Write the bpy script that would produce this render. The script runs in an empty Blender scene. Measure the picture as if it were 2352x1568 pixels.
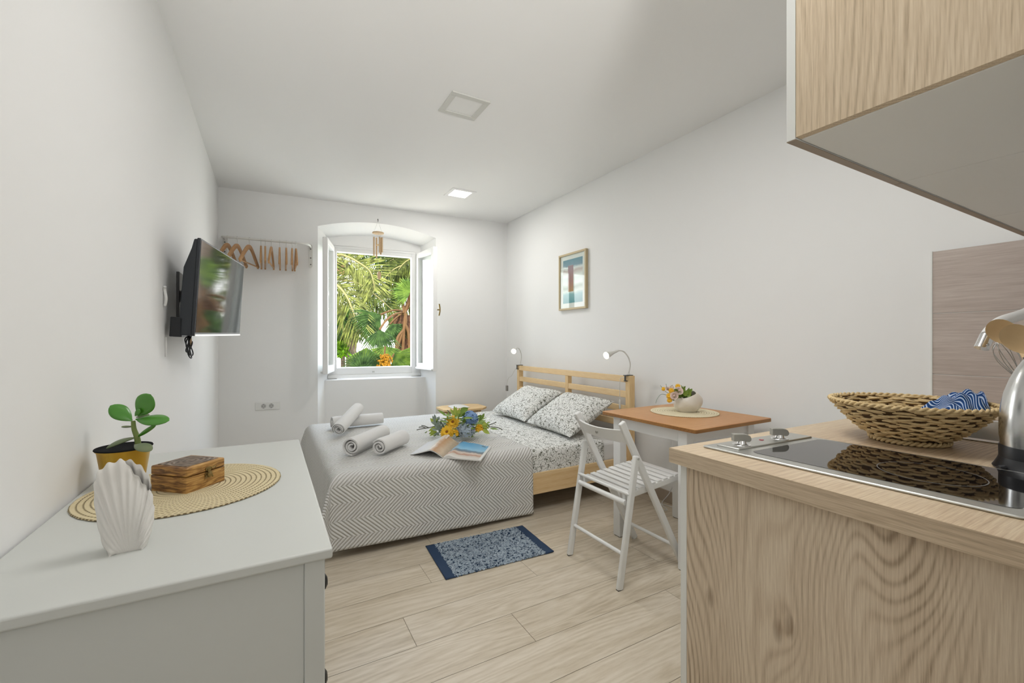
import bpy, bmesh, math, random
from mathutils import Vector, Matrix, noise as mnoise
random.seed(7)
sc = bpy.context.scene
COL = sc.collection
PI = math.pi
V = Vector

# ---------------------------------------------------------------- site frame
CAM_H = 1.17
YAW = math.atan(.559)
SY, CY = math.sin(YAW), math.cos(YAW)
W, L, ZC = 2.54, -.412, 2.612                 # right wall, left wall, ceiling
A0 = V((-.412, 4.884, 0)); B0 = V((2.54, 4.675, 0))
BX = (B0 - A0).normalized(); BN = V((BX.y, -BX.x, 0))   # along the back wall, into the room


def BW(s, dep, z):                            # a point on / behind the back wall
    p = A0 + BX * s - BN * dep
    return V((p.x, p.y, z))


def at(u, v, y):                              # a photo pixel at a chosen distance y -> world point
    r = (u - 1176) / 1000.; k = (784 - v) / 1000.
    dx, dy = r * CY + SY, -r * SY + CY
    t = y / dy
    return V((dx * t, y, CAM_H + k * t))


def lin(c):
    if isinstance(c, str):
        c = c.lstrip('#'); c = [int(c[i:i + 2], 16) / 255 for i in (0, 2, 4)]
    return tuple((x / 12.92 if x <= .04045 else ((x + .055) / 1.055) ** 2.4) for x in c) + (1,)


# ---------------------------------------------------------------- materials
class NT:
    def __init__(s, name):
        s.m = bpy.data.materials.new(name); s.m.use_nodes = True
        s.t = s.m.node_tree; s.t.nodes.clear()
        s.out = s.n('ShaderNodeOutputMaterial')

    def n(s, typ, **kw):
        nd = s.t.nodes.new(typ)
        for k, v in kw.items():
            if k.startswith('i_'):
                key = k[2:]
                key = int(key) if key.isdigit() else key.replace('_', ' ')
                nd.inputs[key].default_value = v
            else:
                setattr(nd, k, v)
        return nd

    def l(s, a, b): s.t.links.new(a, b)

    def math(s, op, a, b=None, c=None, clamp=False):
        nd = s.n('ShaderNodeMath', operation=op); nd.use_clamp = clamp
        for i, x in enumerate((a, b, c)):
            if x is None: continue
            if isinstance(x, (int, float)): nd.inputs[i].default_value = x
            else: s.l(x, nd.inputs[i])
        return nd.outputs[0]

    def coords(s, kind='Object', scale=(1, 1, 1), rot=(0, 0, 0), loc=(0, 0, 0)):
        tc = s.n('ShaderNodeTexCoord'); mp = s.n('ShaderNodeMapping')
        mp.inputs['Scale'].default_value = scale; mp.inputs['Rotation'].default_value = rot
        mp.inputs['Location'].default_value = loc
        s.l(tc.outputs[kind], mp.inputs[0]); return mp.outputs[0]

    def noise(s, vec, scale, detail=2, rough=.5, dist=0):
        nd = s.n('ShaderNodeTexNoise'); nd.inputs['Scale'].default_value = scale
        nd.inputs['Detail'].default_value = detail; nd.inputs['Roughness'].default_value = rough
        nd.inputs['Distortion'].default_value = dist
        s.l(vec, nd.inputs['Vector']); return nd.outputs[0]

    def ramp(s, fac, stops, interp='LINEAR'):
        nd = s.n('ShaderNodeValToRGB'); cr = nd.color_ramp; cr.interpolation = interp
        while len(cr.elements) < len(stops): cr.elements.new(.5)
        for e, (p, c) in zip(cr.elements, stops):
            e.position = p; e.color = lin(c) if not isinstance(c, (int, float)) else (c, c, c, 1)
        s.l(fac, nd.inputs[0]); return nd.outputs[0]

    def mix(s, fac, a, b, mode='MIX'):
        nd = s.n('ShaderNodeMix', data_type='RGBA', blend_type=mode)
        for i, x in ((0, fac), (6, a), (7, b)):
            if isinstance(x, (int, float)): nd.inputs[i].default_value = x
            elif isinstance(x, tuple): nd.inputs[i].default_value = x
            elif isinstance(x, str): nd.inputs[i].default_value = lin(x)
            else: s.l(x, nd.inputs[i])
        return nd.outputs[2]

    def bump(s, h, strength=.3, dist=.002):
        nd = s.n('ShaderNodeBump'); nd.inputs['Strength'].default_value = strength
        nd.inputs['Distance'].default_value = dist; s.l(h, nd.inputs['Height']); return nd.outputs[0]

    def bsdf(s, col, rough=.5, metal=0, spec=.5, normal=None, **kw):
        b = s.n('ShaderNodeBsdfPrincipled')
        for key, x in (('Base Color', col), ('Roughness', rough), ('Metallic', metal), ('Specular IOR Level', spec)):
            if isinstance(x, str): b.inputs[key].default_value = lin(x)
            elif isinstance(x, (int, float, tuple)): b.inputs[key].default_value = x
            else: s.l(x, b.inputs[key])
        for k, x in kw.items(): b.inputs[k.replace('_', ' ')].default_value = x
        if normal is not None: s.l(normal, b.inputs['Normal'])
        s.l(b.outputs[0], s.out.inputs[0]); return s.m


def plain(name, col, rough=.5, metal=0, spec=.5, bump=None, var=None, **kw):
    t = NT(name); c = col; nrm = None
    if var or bump: co = t.coords()
    if var: c = t.mix(t.noise(co, var[0], 3), col, var[1])
    if bump: nrm = t.bump(t.noise(co, bump[0], 3), bump[1], bump[2])
    return t.bsdf(c, rough, metal, spec, nrm, **kw)


def oak(name, axis, dark, mid, light, across=70, warp=.5, rough=.55, knots=False, seed=0, lines=.5, stretch=.22):
    """oak laminate: growth lines along `axis`, bowed into flames by slow noise, with fine pores"""
    t = NT(name)
    sl = [1, 1, 1]; sl[axis] = stretch
    co = t.coords(scale=tuple(sl), loc=(seed, seed * 1.7, seed * .6))
    slow = t.noise(co, 3.2, 1.5, .45, .2)
    sx = t.n('ShaderNodeSeparateXYZ'); t.l(co, sx.inputs[0])
    a, b = [i for i in range(3) if i != axis]
    acr = t.math('ADD', sx.outputs[a], sx.outputs[b])
    fld = t.math('ADD', acr, t.math('MULTIPLY', slow, warp))
    if knots:                                      # the grain swims round a knot
        kp = t.n('ShaderNodeVectorMath', operation='DISTANCE'); kp.inputs[1].default_value = knots[0]
        mp = t.coords(scale=tuple(1 if k != axis else .45 for k in range(3))); t.l(mp, kp.inputs[0])
        sw = t.math('MULTIPLY', t.math('EXPONENT', t.math('MULTIPLY', kp.outputs['Value'], -11)), .16)
        fld = t.math('ADD', fld, sw)
    ph = t.math('MULTIPLY', fld, across * 6.283)
    wv = t.math('MULTIPLY_ADD', t.math('SINE', ph), .5, .5)
    wv = t.math('POWER', wv, 2.2)
    amp = t.ramp(t.noise(co, 7, 2), [(.35, .15), (.65, 1.)])
    sp = [1, 1, 1]; sp[axis] = .035
    pores = t.noise(t.coords(scale=tuple(sp)), 330, 3, .65)
    broad = t.noise(co, 6, 2, .5)
    f = t.math('SUBTRACT', t.math('ADD', t.math('MULTIPLY', pores, .75), t.math('MULTIPLY', broad, .45)), t.math('MULTIPLY', t.math('MULTIPLY', wv, amp), lines * .42))
    col = t.ramp(f, [(.22, dark), (.48, mid), (.72, light)])
    if knots:
        for kk in knots:
            kq = t.n('ShaderNodeVectorMath', operation='DISTANCE'); kq.inputs[1].default_value = kk
            t.l(t.coords(scale=tuple(1 if k != axis else .45 for k in range(3))), kq.inputs[0])
            col = t.mix(t.ramp(t.math('ADD', kq.outputs['Value'], t.math('MULTIPLY', pores, .006)), [(.006, .9), (.011, .55), (.02, 0.)]), col, '6b5138')
    nrm = t.bump(pores, .10, .001)
    return t.bsdf(col, rough, 0, .35, nrm)


def worms(name, bg, fg, scale, width=.05, rough=.85, bump=0, third=None):
    """short curling strokes: iso-lines of a noise, broken up by a second one"""
    t = NT(name); co = t.coords('UV')
    a = t.noise(co, scale, 1.5, .4, .6)
    d = t.math('ABSOLUTE', t.math('SUBTRACT', a, .5))
    brk = t.math('ABSOLUTE', t.math('SUBTRACT', t.noise(co, scale * .8, 1, .5, .2), .5))
    f = t.math('MULTIPLY', t.ramp(d, [(width * .7, 1.), (width * 1.25, 0.)]), t.ramp(brk, [(.012, 0.), (.03, 1.)]))
    col = t.mix(f, bg, fg)
    if third:
        col = t.mix(t.ramp(t.noise(co, scale * 1.9, 2), [(.45, 0.), (.6, 1.)]), col, third)
    nrm = t.bump(a, bump, .01) if bump else t.bump(t.noise(co, 700, 2), .15, .001)
    return t.bsdf(col, rough, 0, .2, nrm)


M = {}
M['wall'] = plain('wall_paint', (.87, .87, .86, 1), .8, spec=.2, bump=(7, .05, .01))
M['ceil'] = plain('ceiling_paint', (.88, .88, .87, 1), .85, spec=.2, bump=(5, .04, .01))
M['white'] = plain('white_lacquer', (.80, .80, .78, 1), .35, bump=(30, .03, .002))
M['frame_white'] = plain('window_enamel', (.84, .84, .83, 1), .3)
M['dresser'] = plain('dresser_white', (.60, .615, .585, 1), .38, spec=.4, bump=(40, .02, .001))
M['knob'] = plain('blackened_metal', (.02, .02, .02, 1), .35, .6)
M['steel'] = plain('brushed_steel', (.62, .62, .61, 1), .22, 1, bump=(200, .03, .001))
M['steel2'] = plain('satin_steel', (.60, .60, .57, 1), .38, 1)
M['chrome'] = plain('chrome', (.8, .8, .8, 1), .08, 1)
M['darkmetal'] = plain('dark_metal', (.08, .08, .08, 1), .35, .8)
M['bronze'] = plain('bronze', (.30, .22, .09, 1), .35, .9)
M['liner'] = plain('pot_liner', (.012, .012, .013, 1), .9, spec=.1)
M['black'] = plain('black_plastic', (.012, .013, .016, 1), .35)
M['tvback'] = plain('tv_case', (.02, .024, .03, 1), .42)
M['screen'] = plain('screen_glass', (.012, .013, .015, 1), .06, spec=.8)
M['hobglass'] = plain('hob_glass', (.006, .006, .007, 1), .03, spec=.6, IOR=2.0)
M['greyplastic'] = plain('knob_grey', (.42, .41, .37, 1), .35, .5)
M['red'] = plain('red_lens', (.30, .01, .03, 1), .2)
M['cabgrey'] = plain('cabinet_underside', (.84, .845, .82, 1), .5, bump=(30, .03, .002))
M['whitemelamine'] = plain('white_melamine', (.80, .81, .78, 1), .4)
M['ceramic'] = plain('bisque_ceramic', (.74, .72, .68, 1), .55, spec=.35, bump=(160, .08, .001))
M['ceramic2'] = plain('cream_ceramic', (.72, .66, .56, 1), .32, spec=.5, bump=(22, .35, .01), var=(14, (.80, .76, .69, 1)))
M['gold'] = plain('gold_foil', (.62, .40, .06, 1), .34, .75, bump=(20, .05, .004))
M['soil'] = plain('soil', (.020, .013, .009, 1), 1.0, spec=0, bump=(160, 1, .01))
M['leafdark'] = plain('succulent_leaf', (.045, .20, .018, 1), .25, spec=.6, var=(16, (.09, .30, .03, 1)))
M['leafgrey'] = plain('old_leaf', (.10, .16, .07, 1), .4, var=(20, (.2, .22, .12, 1)))
M['plantstem'] = plain('plant_stem', (.16, .22, .05, 1), .5)
M['towel'] = plain('towel_terry', (.83, .82, .80, 1), .95, spec=.1, bump=(420, .7, .004))
M['cord'] = plain('white_cord', (.72, .72, .70, 1), .5)
M['tapwhite'] = plain('tap_white', (.86, .86, .84, 1), .3)
M['lampwhite'] = plain('lamp_white', (.70, .69, .65, 1), .4)
M['socket'] = plain('socket_white', (.80, .80, .78, 1), .35)
M['socketdark'] = plain('socket_holes', (.06, .06, .06, 1), .5)
M['paper'] = plain('paper', (.78, .77, .74, 1), .6)
M['hanger'] = plain('hanger_wood', (.42, .22, .09, 1), .4, var=(40, (.55, .32, .15, 1)))
M['bamboo'] = plain('bamboo', (.50, .34, .19, 1), .5, var=(60, (.62, .46, .28, 1)))
M['spoon'] = plain('spoon_wood', (.70, .49, .25, 1), .5, var=(30, (.80, .60, .34, 1)))
M['cotton'] = plain('mattress_cotton', (.80, .80, .79, 1), .9, bump=(300, .3, .002))


def emis(name, col, st):
    t = NT(name); e = t.n('ShaderNodeEmission'); e.inputs[0].default_value = col; e.inputs[1].default_value = st
    t.l(e.outputs[0], t.out.inputs[0]); return t.m


M['lit'] = emis('lamp_diffuser_lit', (1, .97, .9, 1), 6)
M['bulb'] = emis('bulb_lit', (1, .85, .62, 1), 9)
M['dim'] = plain('lamp_diffuser_off', (.82, .82, .80, 1), .25)


def glass(name, tint=(.96, .98, .97, 1)):
    t = NT(name); tr = t.n('ShaderNodeBsdfTransparent'); tr.inputs[0].default_value = tint
    gl = t.n('ShaderNodeBsdfGlossy'); gl.inputs['Roughness'].default_value = .01
    fr = t.n('ShaderNodeFresnel'); fr.inputs[0].default_value = 1.5
    ge = t.n('ShaderNodeNewGeometry'); fc = t.math('MULTIPLY', fr.outputs[0], t.math('SUBTRACT', 1, ge.outputs['Backfacing']))
    mx = t.n('ShaderNodeMixShader'); t.l(fc, mx.inputs[0]); t.l(tr.outputs[0], mx.inputs[1]); t.l(gl.outputs[0], mx.inputs[2])
    t.l(mx.outputs[0], t.out.inputs[0]); return t.m


M['glass'] = glass('pane_glass')

M['oakpanel'] = oak('oak_end_panel', 2, 'a18e77', 'cbb89f', 'e0d0b8', across=50, warp=.72, knots=[(0, .045, .255), (0, .235, .24), (0, .07, .245)], seed=1.3, stretch=.3, lines=.7)
M['oakupper'] = oak('oak_upper_panel', 2, 'a9957b', 'd3bfa2', 'e6d5bb', across=56, warp=.5, seed=4.2)
M['oaktop'] = oak('oak_worktop', 1, '97866f', 'c2ae94', 'd9c8ae', across=80, warp=.12, seed=2.5, rough=.45, stretch=.1)
M['oaktable'] = oak('table_oak', 0, 'a97449', 'c38c5a', 'd3a26f', across=30, warp=.1, seed=3.1, rough=.42, lines=.25)
M['tableedge'] = oak('table_edge', 0, '7a522a', '946636', 'a87a46', across=40, warp=.1, seed=5.1, rough=.5, lines=.3)
M['pine'] = oak('pine', 1, 'cda268', 'e3c290', 'edd3a6', across=26, warp=.16, seed=.4, rough=.5, lines=.35, stretch=.1)
M['pinex'] = oak('pine_rail', 0, 'cda268', 'e3c290', 'edd3a6', across=26, warp=.16, seed=1.4, rough=.5, lines=.35, stretch=.1)
M['pinez'] = oak('pine_post', 2, 'c79a60', 'dcb782', 'e8cb9a', across=30, warp=.14, seed=2.4, rough=.5, lines=.35, stretch=.1)


def floor_mat():
    t = NT('floor_planks')
    at_ = t.n('ShaderNodeAttribute', attribute_name='rnd')
    sx = t.n('ShaderNodeSeparateXYZ'); t.l(at_.outputs['Vector'], sx.inputs[0])
    tc = t.n('ShaderNodeTexCoord')
    off = t.n('ShaderNodeCombineXYZ'); t.l(t.math('MULTIPLY', sx.outputs[0], 40), off.inputs[0]); t.l(t.math('MULTIPLY', sx.outputs[1], 23), off.inputs[2])
    va = t.n('ShaderNodeVectorMath', operation='ADD'); t.l(tc.outputs['Object'], va.inputs[0]); t.l(off.outputs[0], va.inputs[1])
    mp = t.n('ShaderNodeMapping'); mp.inputs['Scale'].default_value = (.14, 1, 1); t.l(va.outputs[0], mp.inputs[0])
    slow = t.noise(mp.outputs[0], 7, 2, .5, .6)
    s2 = t.n('ShaderNodeSeparateXYZ'); t.l(mp.outputs[0], s2.inputs[0])
    ph = t.math('MULTIPLY', t.math('ADD', s2.outputs[1], t.math('MULTIPLY', slow, .42)), 150)
    wv = t.math('MULTIPLY_ADD', t.math('SINE', ph), .5, .5)
    fine = t.noise(mp.outputs[0], 90, 3, .6)
    f = t.math('ADD', t.math('MULTIPLY', wv, .16), t.math('MULTIPLY', fine, .5))
    f = t.math('ADD', f, t.math('MULTIPLY', t.noise(mp.outputs[0], 12, 2), .45))
    f = t.math('ADD', f, t.math('MULTIPLY', t.math('SUBTRACT', sx.outputs[2], .5), .10))
    col = t.ramp(f, [(.22, 'a99a82'), (.48, 'c7baa4'), (.74, 'd8cdbb')])
    vo = t.n('ShaderNodeTexVoronoi'); vo.inputs['Scale'].default_value = 2.1
    mk = t.n('ShaderNodeMapping'); mk.inputs['Scale'].default_value = (.6, 1, 1); t.l(va.outputs[0], mk.inputs[0]); t.l(mk.outputs[0], vo.inputs['Vector'])
    col = t.mix(t.ramp(vo.outputs[0], [(0., .8), (.02, .6), (.034, 0.)]), col, '8a7860')
    t.bsdf(col, .32, 0, .4, t.bump(fine, .06, .001))
    return t.m


M['floor'] = floor_mat()
M['joint'] = plain('plank_joint', (.20, .16, .11, 1), .8)


def quilt_mat():
    t = NT('quilt_chevron'); co = t.coords('UV')
    sx = t.n('ShaderNodeSeparateXYZ'); t.l(co, sx.inputs[0])
    wob = t.math('MULTIPLY', t.math('SUBTRACT', t.noise(co, 5, 2), .5), .012)
    tri = t.math('PINGPONG', sx.outputs[1], .098)
    ph = t.math('MULTIPLY', t.math('ADD', t.math('ADD', sx.outputs[0], tri), wob), 6.283 / .0235)
    h = t.math('MULTIPLY_ADD', t.math('SINE', ph), .5, .5)
    h2 = t.math('POWER', h, .55)
    col = t.ramp(h2, [(0., 'b9b7ae'), (.35, 'd6d5d0'), (1., 'e2e1de')])
    return t.bsdf(col, .8, 0, .25, t.bump(h2, .8, .006))


M['quilt'] = quilt_mat()
M['sheet'] = worms('sheet_print', (.82, .82, .79, 1), '6d6e62', 44, .038)
M['rug'] = worms('rug_chenille', '20334a', 'aab6c0', 46, .11, .95, 1., third='8a99a6')
M['navy'] = plain('navy_webbing', (.018, .045, .10, 1), .85, bump=(400, .4, .002))


def straw(name, a, b, c, ring=.0175):
    t = NT(name); co = t.coords()
    sx = t.n('ShaderNodeSeparateXYZ'); t.l(co, sx.inputs[0])
    r = t.math('SQRT', t.math('ADD', t.math('MULTIPLY', sx.outputs[0], sx.outputs[0]), t.math('MULTIPLY', sx.outputs[1], sx.outputs[1])))
    an = t.math('ARCTAN2', sx.outputs[1], sx.outputs[0])
    rp = t.math('MULTIPLY', r, 6.283 / ring)
    ringh = t.math('MULTIPLY_ADD', t.math('COSINE', rp), .5, .5)
    tw = t.math('MULTIPLY_ADD', t.math('SINE', t.math('ADD', t.math('MULTIPLY', an, 120), t.math('MULTIPLY', rp, .5))), .5, .5)
    groove = t.math('POWER', ringh, 7)
    dash = t.math('MULTIPLY', groove, t.ramp(tw, [(.25, 0.), (.5, 1.)]))
    col = t.mix(t.noise(co, 60, 3), a, b)
    col = t.mix(dash, col, c)
    h = t.math('SUBTRACT', t.math('MULTIPLY', tw, .3), groove)
    return t.bsdf(col, .8, 0, .2, t.bump(h, .8, .003))


M['straw'] = straw('straw_coil', 'dfd2ae', 'cfbf98', '6b5836', .0118)
M['straw2'] = straw('pale_straw', 'f7edd0', 'ecdfbc', 'cdbb8c', .014)
M['wicker'] = plain('seagrass', (.58, .40, .18, 1), .8, spec=.15, bump=(120, .7, .006), var=(34, (.92, .74, .44, 1)))


def burnt():
    t = NT('burnt_wood'); co = t.coords(scale=(.6, .6, 5))
    n = t.noise(co, 22, 4, .6, 1.2)
    n2 = t.noise(t.coords(), 16, 2)
    f = t.math('ADD', t.math('MULTIPLY', n, .75), t.math('MULTIPLY', n2, .35))
    return t.bsdf(t.ramp(f, [(.38, '3a2110'), (.5, '7d552b'), (.6, 'b08447'), (.72, 'd3ab68')]), .38, 0, .5, t.bump(n, .2, .002))


M['burnt'] = burnt()


def carved():
    t = NT('carved_lid'); co = t.coords()
    vo = t.n('ShaderNodeTexVoronoi', feature='SMOOTH_F1'); vo.inputs['Scale'].default_value = 85; t.l(co, vo.inputs['Vector'])
    w = t.n('ShaderNodeTexWave', wave_type='RINGS', rings_direction='Z'); w.inputs['Scale'].default_value = 26; w.inputs['Distortion'].default_value = 5
    t.l(co, w.inputs['Vector'])
    h = t.math('ADD', vo.outputs[0], t.math('MULTIPLY', w.outputs['Fac'], .5))
    return t.bsdf(t.ramp(h, [(.2, '4d4136'), (.6, '6b5a4b'), (1., '8d7c6b')]), .5, 0, .5, t.bump(h, 1., .006))


M['carved'] = carved()


def tile_mat():
    t = NT('linen_tile'); co = t.coords(scale=(1, .05, 1))
    n = t.noise(co, 150, 4, .65); n2 = t.noise(t.coords(scale=(1, .2, 1)), 12, 2)
    f = t.math('ADD', t.math('MULTIPLY', n, .7), t.math('MULTIPLY', n2, .3))
    return t.bsdf(t.ramp(f, [(.3, 'b0a298'), (.5, 'bfb2a9'), (.7, 'cec3ba')]), .4, 0, .4, t.bump(n, .1, .001))


M['tile'] = tile_mat()
M['grout'] = plain('grout', (.62, .60, .57, 1), .8)


def cloth_blue():
    t = NT('blue_striped_cotton'); co = t.coords('UV')
    sx = t.n('ShaderNodeSeparateXYZ'); t.l(co, sx.inputs[0])
    w = t.math('ADD', sx.outputs[0], t.math('MULTIPLY', t.noise(co, 9, 2), .016))
    s = t.math('MULTIPLY_ADD', t.math('SINE', t.math('MULTIPLY', w, 6.283 / .0074)), .5, .5)
    return t.bsdf(t.ramp(s, [(.45, '21457c'), (.68, '4f78b0'), (.88, 'c3d2e6')]), .85, 0, .2, t.bump(t.noise(co, 500, 2), .3, .001))


M['bluecloth'] = cloth_blue()


def leafmat(name, a, b, rough=.6, trans=.25, scale=6):
    t = NT(name); co = t.coords()
    c = t.mix(t.ramp(t.noise(co, scale, 3), [(.35, 0.), (.62, 1.)]), a, b)
    d = t.n('ShaderNodeBsdfPrincipled'); t.l(c, d.inputs['Base Color']); d.inputs['Roughness'].default_value = rough; d.inputs['Specular IOR Level'].default_value = .08
    tr = t.n('ShaderNodeBsdfTranslucent'); t.l(c, tr.inputs[0])
    mx = t.n('ShaderNodeMixShader'); mx.inputs[0].default_value = trans
    t.l(d.outputs[0], mx.inputs[1]); t.l(tr.outputs[0], mx.inputs[2]); t.l(mx.outputs[0], t.out.inputs[0]); return t.m


M['frondpale'] = leafmat('frond_pale', '2c2f17', '5f6330', scale=9)
M['frondgreen'] = leafmat('frond_green', '101b0b', '2f421a', scale=9)
M['frondolive'] = leafmat('frond_olive', '181f0b', '464d20', scale=9)
M['fangreen'] = leafmat('fan_green', '14240f', '354a22', scale=9)
M['fanlight'] = leafmat('fan_light', '24380f', '4c5e22', scale=9)
M['shrubgreen'] = leafmat('shrub_green', '1c3606', '55780f', scale=9)
M['rachis'] = plain('rachis', (.10, .09, .035, 1), .5, spec=.05)
M['petiole'] = plain('petiole', (.042, .020, .008, 1), .6, var=(6, (.07, .04, .017, 1)), spec=.05)
M['bark'] = plain('palm_bark', (.05, .036, .025, 1), .9, bump=(14, 1, .05), var=(9, (.10, .076, .055, 1)), spec=.05)
M['fibre'] = plain('palm_fibre', (.018, .010, .007, 1), .95, bump=(20, 1, .05), var=(14, (.075, .038, .02, 1)), spec=.05)
M['orange'] = plain('orange_fruit', (.16, .062, .004, 1), .6, var=(20, (.2, .10, .008, 1)), spec=.05)
M['facade'] = plain('facade_white', (.80, .79, .76, 1), .9)
M['roof'] = plain('terracotta', (.10, .045, .016, 1), .85, bump=(10, .6, .04), spec=.05)
M['iron'] = plain('iron_railing', (.02, .02, .02, 1), .6)
M['shade'] = plain('dark_window', (.01, .014, .02, 1), .4)
M['ground'] = plain('pale_paving', (.62, .56, .45, 1), .9)
M['yellow'] = plain('yellow_petal', (.90, .48, .012, 1), .6, var=(40, (.92, .58, .03, 1)))
M['yellowc'] = plain('gerbera_eye', (.30, .11, .01, 1), .8, bump=(300, 1, .003))
M['hyd'] = plain('hydrangea_blue', (.14, .27, .56, 1), .7, var=(40, (.34, .50, .74, 1)))
M['dusty'] = plain('dusty_blue', (.22, .32, .42, 1), .7, var=(50, (.60, .66, .70, 1)))
M['bqleaf'] = plain('bouquet_leaf', (.10, .20, .03, 1), .5, var=(30, (.28, .40, .05, 1)))
M['bqlime'] = plain('lime_leaf', (.36, .48, .04, 1), .5, var=(30, (.5, .58, .12, 1)))
M['sage'] = plain('sage_leaf', (.20, .27, .22, 1), .6, var=(30, (.36, .42, .36, 1)))
M['bqstem'] = plain('twig', (.12, .12, .09, 1), .7)
M['blush'] = plain('blush_petal', (.78, .58, .50, 1), .6, var=(50, (.85, .72, .64, 1)))


# ---------------------------------------------------------------- mesh builder
class G:
    def __init__(s): s.v = []; s.f = []; s.uv = []; s.mi = []

    def add(s, vs, fs, M4=None, uv=None, mi=0):
        o = len(s.v)
        for i, p in enumerate(vs):
            p = V(p); s.v.append(M4 @ p if M4 is not None else p)
            s.uv.append(uv[i] if uv else (0, 0))
        for f in fs: s.f.append(tuple(o + i for i in f)); s.mi.append(mi)
        return s

    def box(s, a, b, M4=None, mi=0):
        (x0, y0, z0), (x1, y1, z1) = a, b
        vs = [(x0, y0, z0), (x1, y0, z0), (x1, y1, z0), (x0, y1, z0), (x0, y0, z1), (x1, y0, z1), (x1, y1, z1), (x0, y1, z1)]
        return s.add(vs, [(0, 3, 2, 1), (4, 5, 6, 7), (0, 1, 5, 4), (1, 2, 6, 5), (2, 3, 7, 6), (3, 0, 4, 7)], M4, mi=mi)

    def bar(s, p, q, w, d, up=(0, 0, 1)):            # rectangular bar from p to q
        p, q = V(p), V(q); t = (q - p).normalized(); up = V(up)
        sx = t.cross(up)
        if sx.length < 1e-4: sx = t.cross(V((1, 0, 0)))
        sx.normalize(); sy = sx.cross(t).normalized()
        c = [(-w / 2, -d / 2), (w / 2, -d / 2), (w / 2, d / 2), (-w / 2, d / 2)]
        vs = [p + sx * a + sy * b for a, b in c] + [q + sx * a + sy * b for a, b in c]
        return s.add(vs, [(3, 2, 1, 0), (4, 5, 6, 7), (0, 1, 5, 4), (1, 2, 6, 5), (2, 3, 7, 6), (3, 0, 4, 7)])

    def tube(s, pts, r, n=8, cap=True, closed=False, sq=1.0):
        pts = [V(p) for p in pts]; m = len(pts)
        rs = r if isinstance(r, (list, tuple)) else [r] * m
        vs = []; nrm = None
        for i in range(m):
            if closed: t = pts[(i + 1) % m] - pts[i - 1]
            else: t = pts[min(i + 1, m - 1)] - pts[max(i - 1, 0)]
            t = t.normalized()
            if nrm is None:
                nrm = t.cross(V((0, 0, 1)))
                if nrm.length < 1e-3: nrm = t.cross(V((1, 0, 0)))
            nrm = (nrm - t * nrm.dot(t)).normalized(); b = t.cross(nrm)
            for k in range(n):
                a = 2 * PI * k / n
                vs.append(pts[i] + (nrm * math.cos(a) + b * math.sin(a) * sq) * rs[i])
        fs = []
        for i in range(m if closed else m - 1):
            j = (i + 1) % m
            for k in range(n): fs.append((i * n + k, i * n + (k + 1) % n, j * n + (k + 1) % n, j * n + k))
        if cap and not closed: fs += [tuple(range(n - 1, -1, -1)), tuple(range((m - 1) * n, m * n))]
        return s.add(vs, fs)

    def lathe(s, prof, n=32, M4=None, sx=1, sy=1):
        vs = []; m = len(prof)
        for r, z in prof:
            for k in range(n):
                a = 2 * PI * k / n; vs.append((r * math.cos(a) * sx, r * math.sin(a) * sy, z))
        fs = [(i * n + k, i * n + (k + 1) % n, (i + 1) * n + (k + 1) % n, (i + 1) * n + k) for i in range(m - 1) for k in range(n)]
        if prof[0][0] > 1e-5: fs.append(tuple(range(n - 1, -1, -1)))
        if prof[-1][0] > 1e-5: fs.append(tuple(range((m - 1) * n, m * n)))
        return s.add(vs, fs, M4)

    def prism(s, poly, d, M4=None):                   # polygon in xy, extruded along z from d[0] to d[1]
        n = len(poly)
        vs = [(x, y, d[0]) for x, y in poly] + [(x, y, d[1]) for x, y in poly]
        return s.add(vs, [tuple(range(n - 1, -1, -1)), tuple(range(n, 2 * n))] + [(i, (i + 1) % n, n + (i + 1) % n, n + i) for i in range(n)], M4)

    def grid(s, nu, nv, fn, M4=None, wrapu=False):
        vs = []; uv = []
        for j in range(nv + 1):
            for i in range(nu if wrapu else nu + 1):
                r = fn(i / nu, j / nv)
                if len(r) == 2: vs.append(r[0]); uv.append(r[1])
                else: vs.append(r); uv.append((i / nu, j / nv))
        w = nu if wrapu else nu + 1
        fs = [(j * w + i, j * w + (i + 1) % w, (j + 1) * w + (i + 1) % w, (j + 1) * w + i) for j in range(nv) for i in range(nu)]
        return s.add(vs, fs, M4, uv)

    def ball(s, c, r, n=10, m=6):
        c = V(c); rr = r if isinstance(r, (tuple, list)) else (r, r, r)
        prof = [(max(math.sin(PI * i / m), 1e-4), -math.cos(PI * i / m)) for i in range(m + 1)]
        return s.lathe(prof, n, Matrix.Translation(c) @ Matrix.Diagonal((rr[0], rr[1], rr[2], 1)))

    def obj(s, name, mat, parent=None, smooth=40, bevel=0, bseg=2, sub=0, solid=0, label=None):
        c = V((0, 0, 0))
        lo = V([min(p[i] for p in s.v) for i in range(3)]); hi = V([max(p[i] for p in s.v) for i in range(3)])
        c = (lo + hi) / 2; c.z = lo.z
        me = bpy.data.meshes.new(name)
        me.from_pydata([p - c for p in s.v], [], s.f); me.update()
        for mt in (mat if isinstance(mat, (list, tuple)) else [mat]): me.materials.append(mt)
        if any(s.mi):
            me.polygons.foreach_set('material_index', s.mi)
        if any(u != (0, 0) for u in s.uv):
            ul = me.uv_layers.new(name='UVMap')
            for lp in me.loops: ul.data[lp.index].uv = s.uv[lp.vertex_index]
        if smooth:
            me.polygons.foreach_set('use_smooth', [True] * len(me.polygons))
            me.set_sharp_from_angle(angle=math.radians(smooth))
        o = bpy.data.objects.new(name, me); COL.objects.link(o); o.location = c
        if parent is not None: par(o, parent)
        if bevel:
            b = o.modifiers.new('edge', 'BEVEL'); b.width = bevel; b.segments = bseg; b.limit_method = 'ANGLE'; b.angle_limit = math.radians(35)
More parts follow.
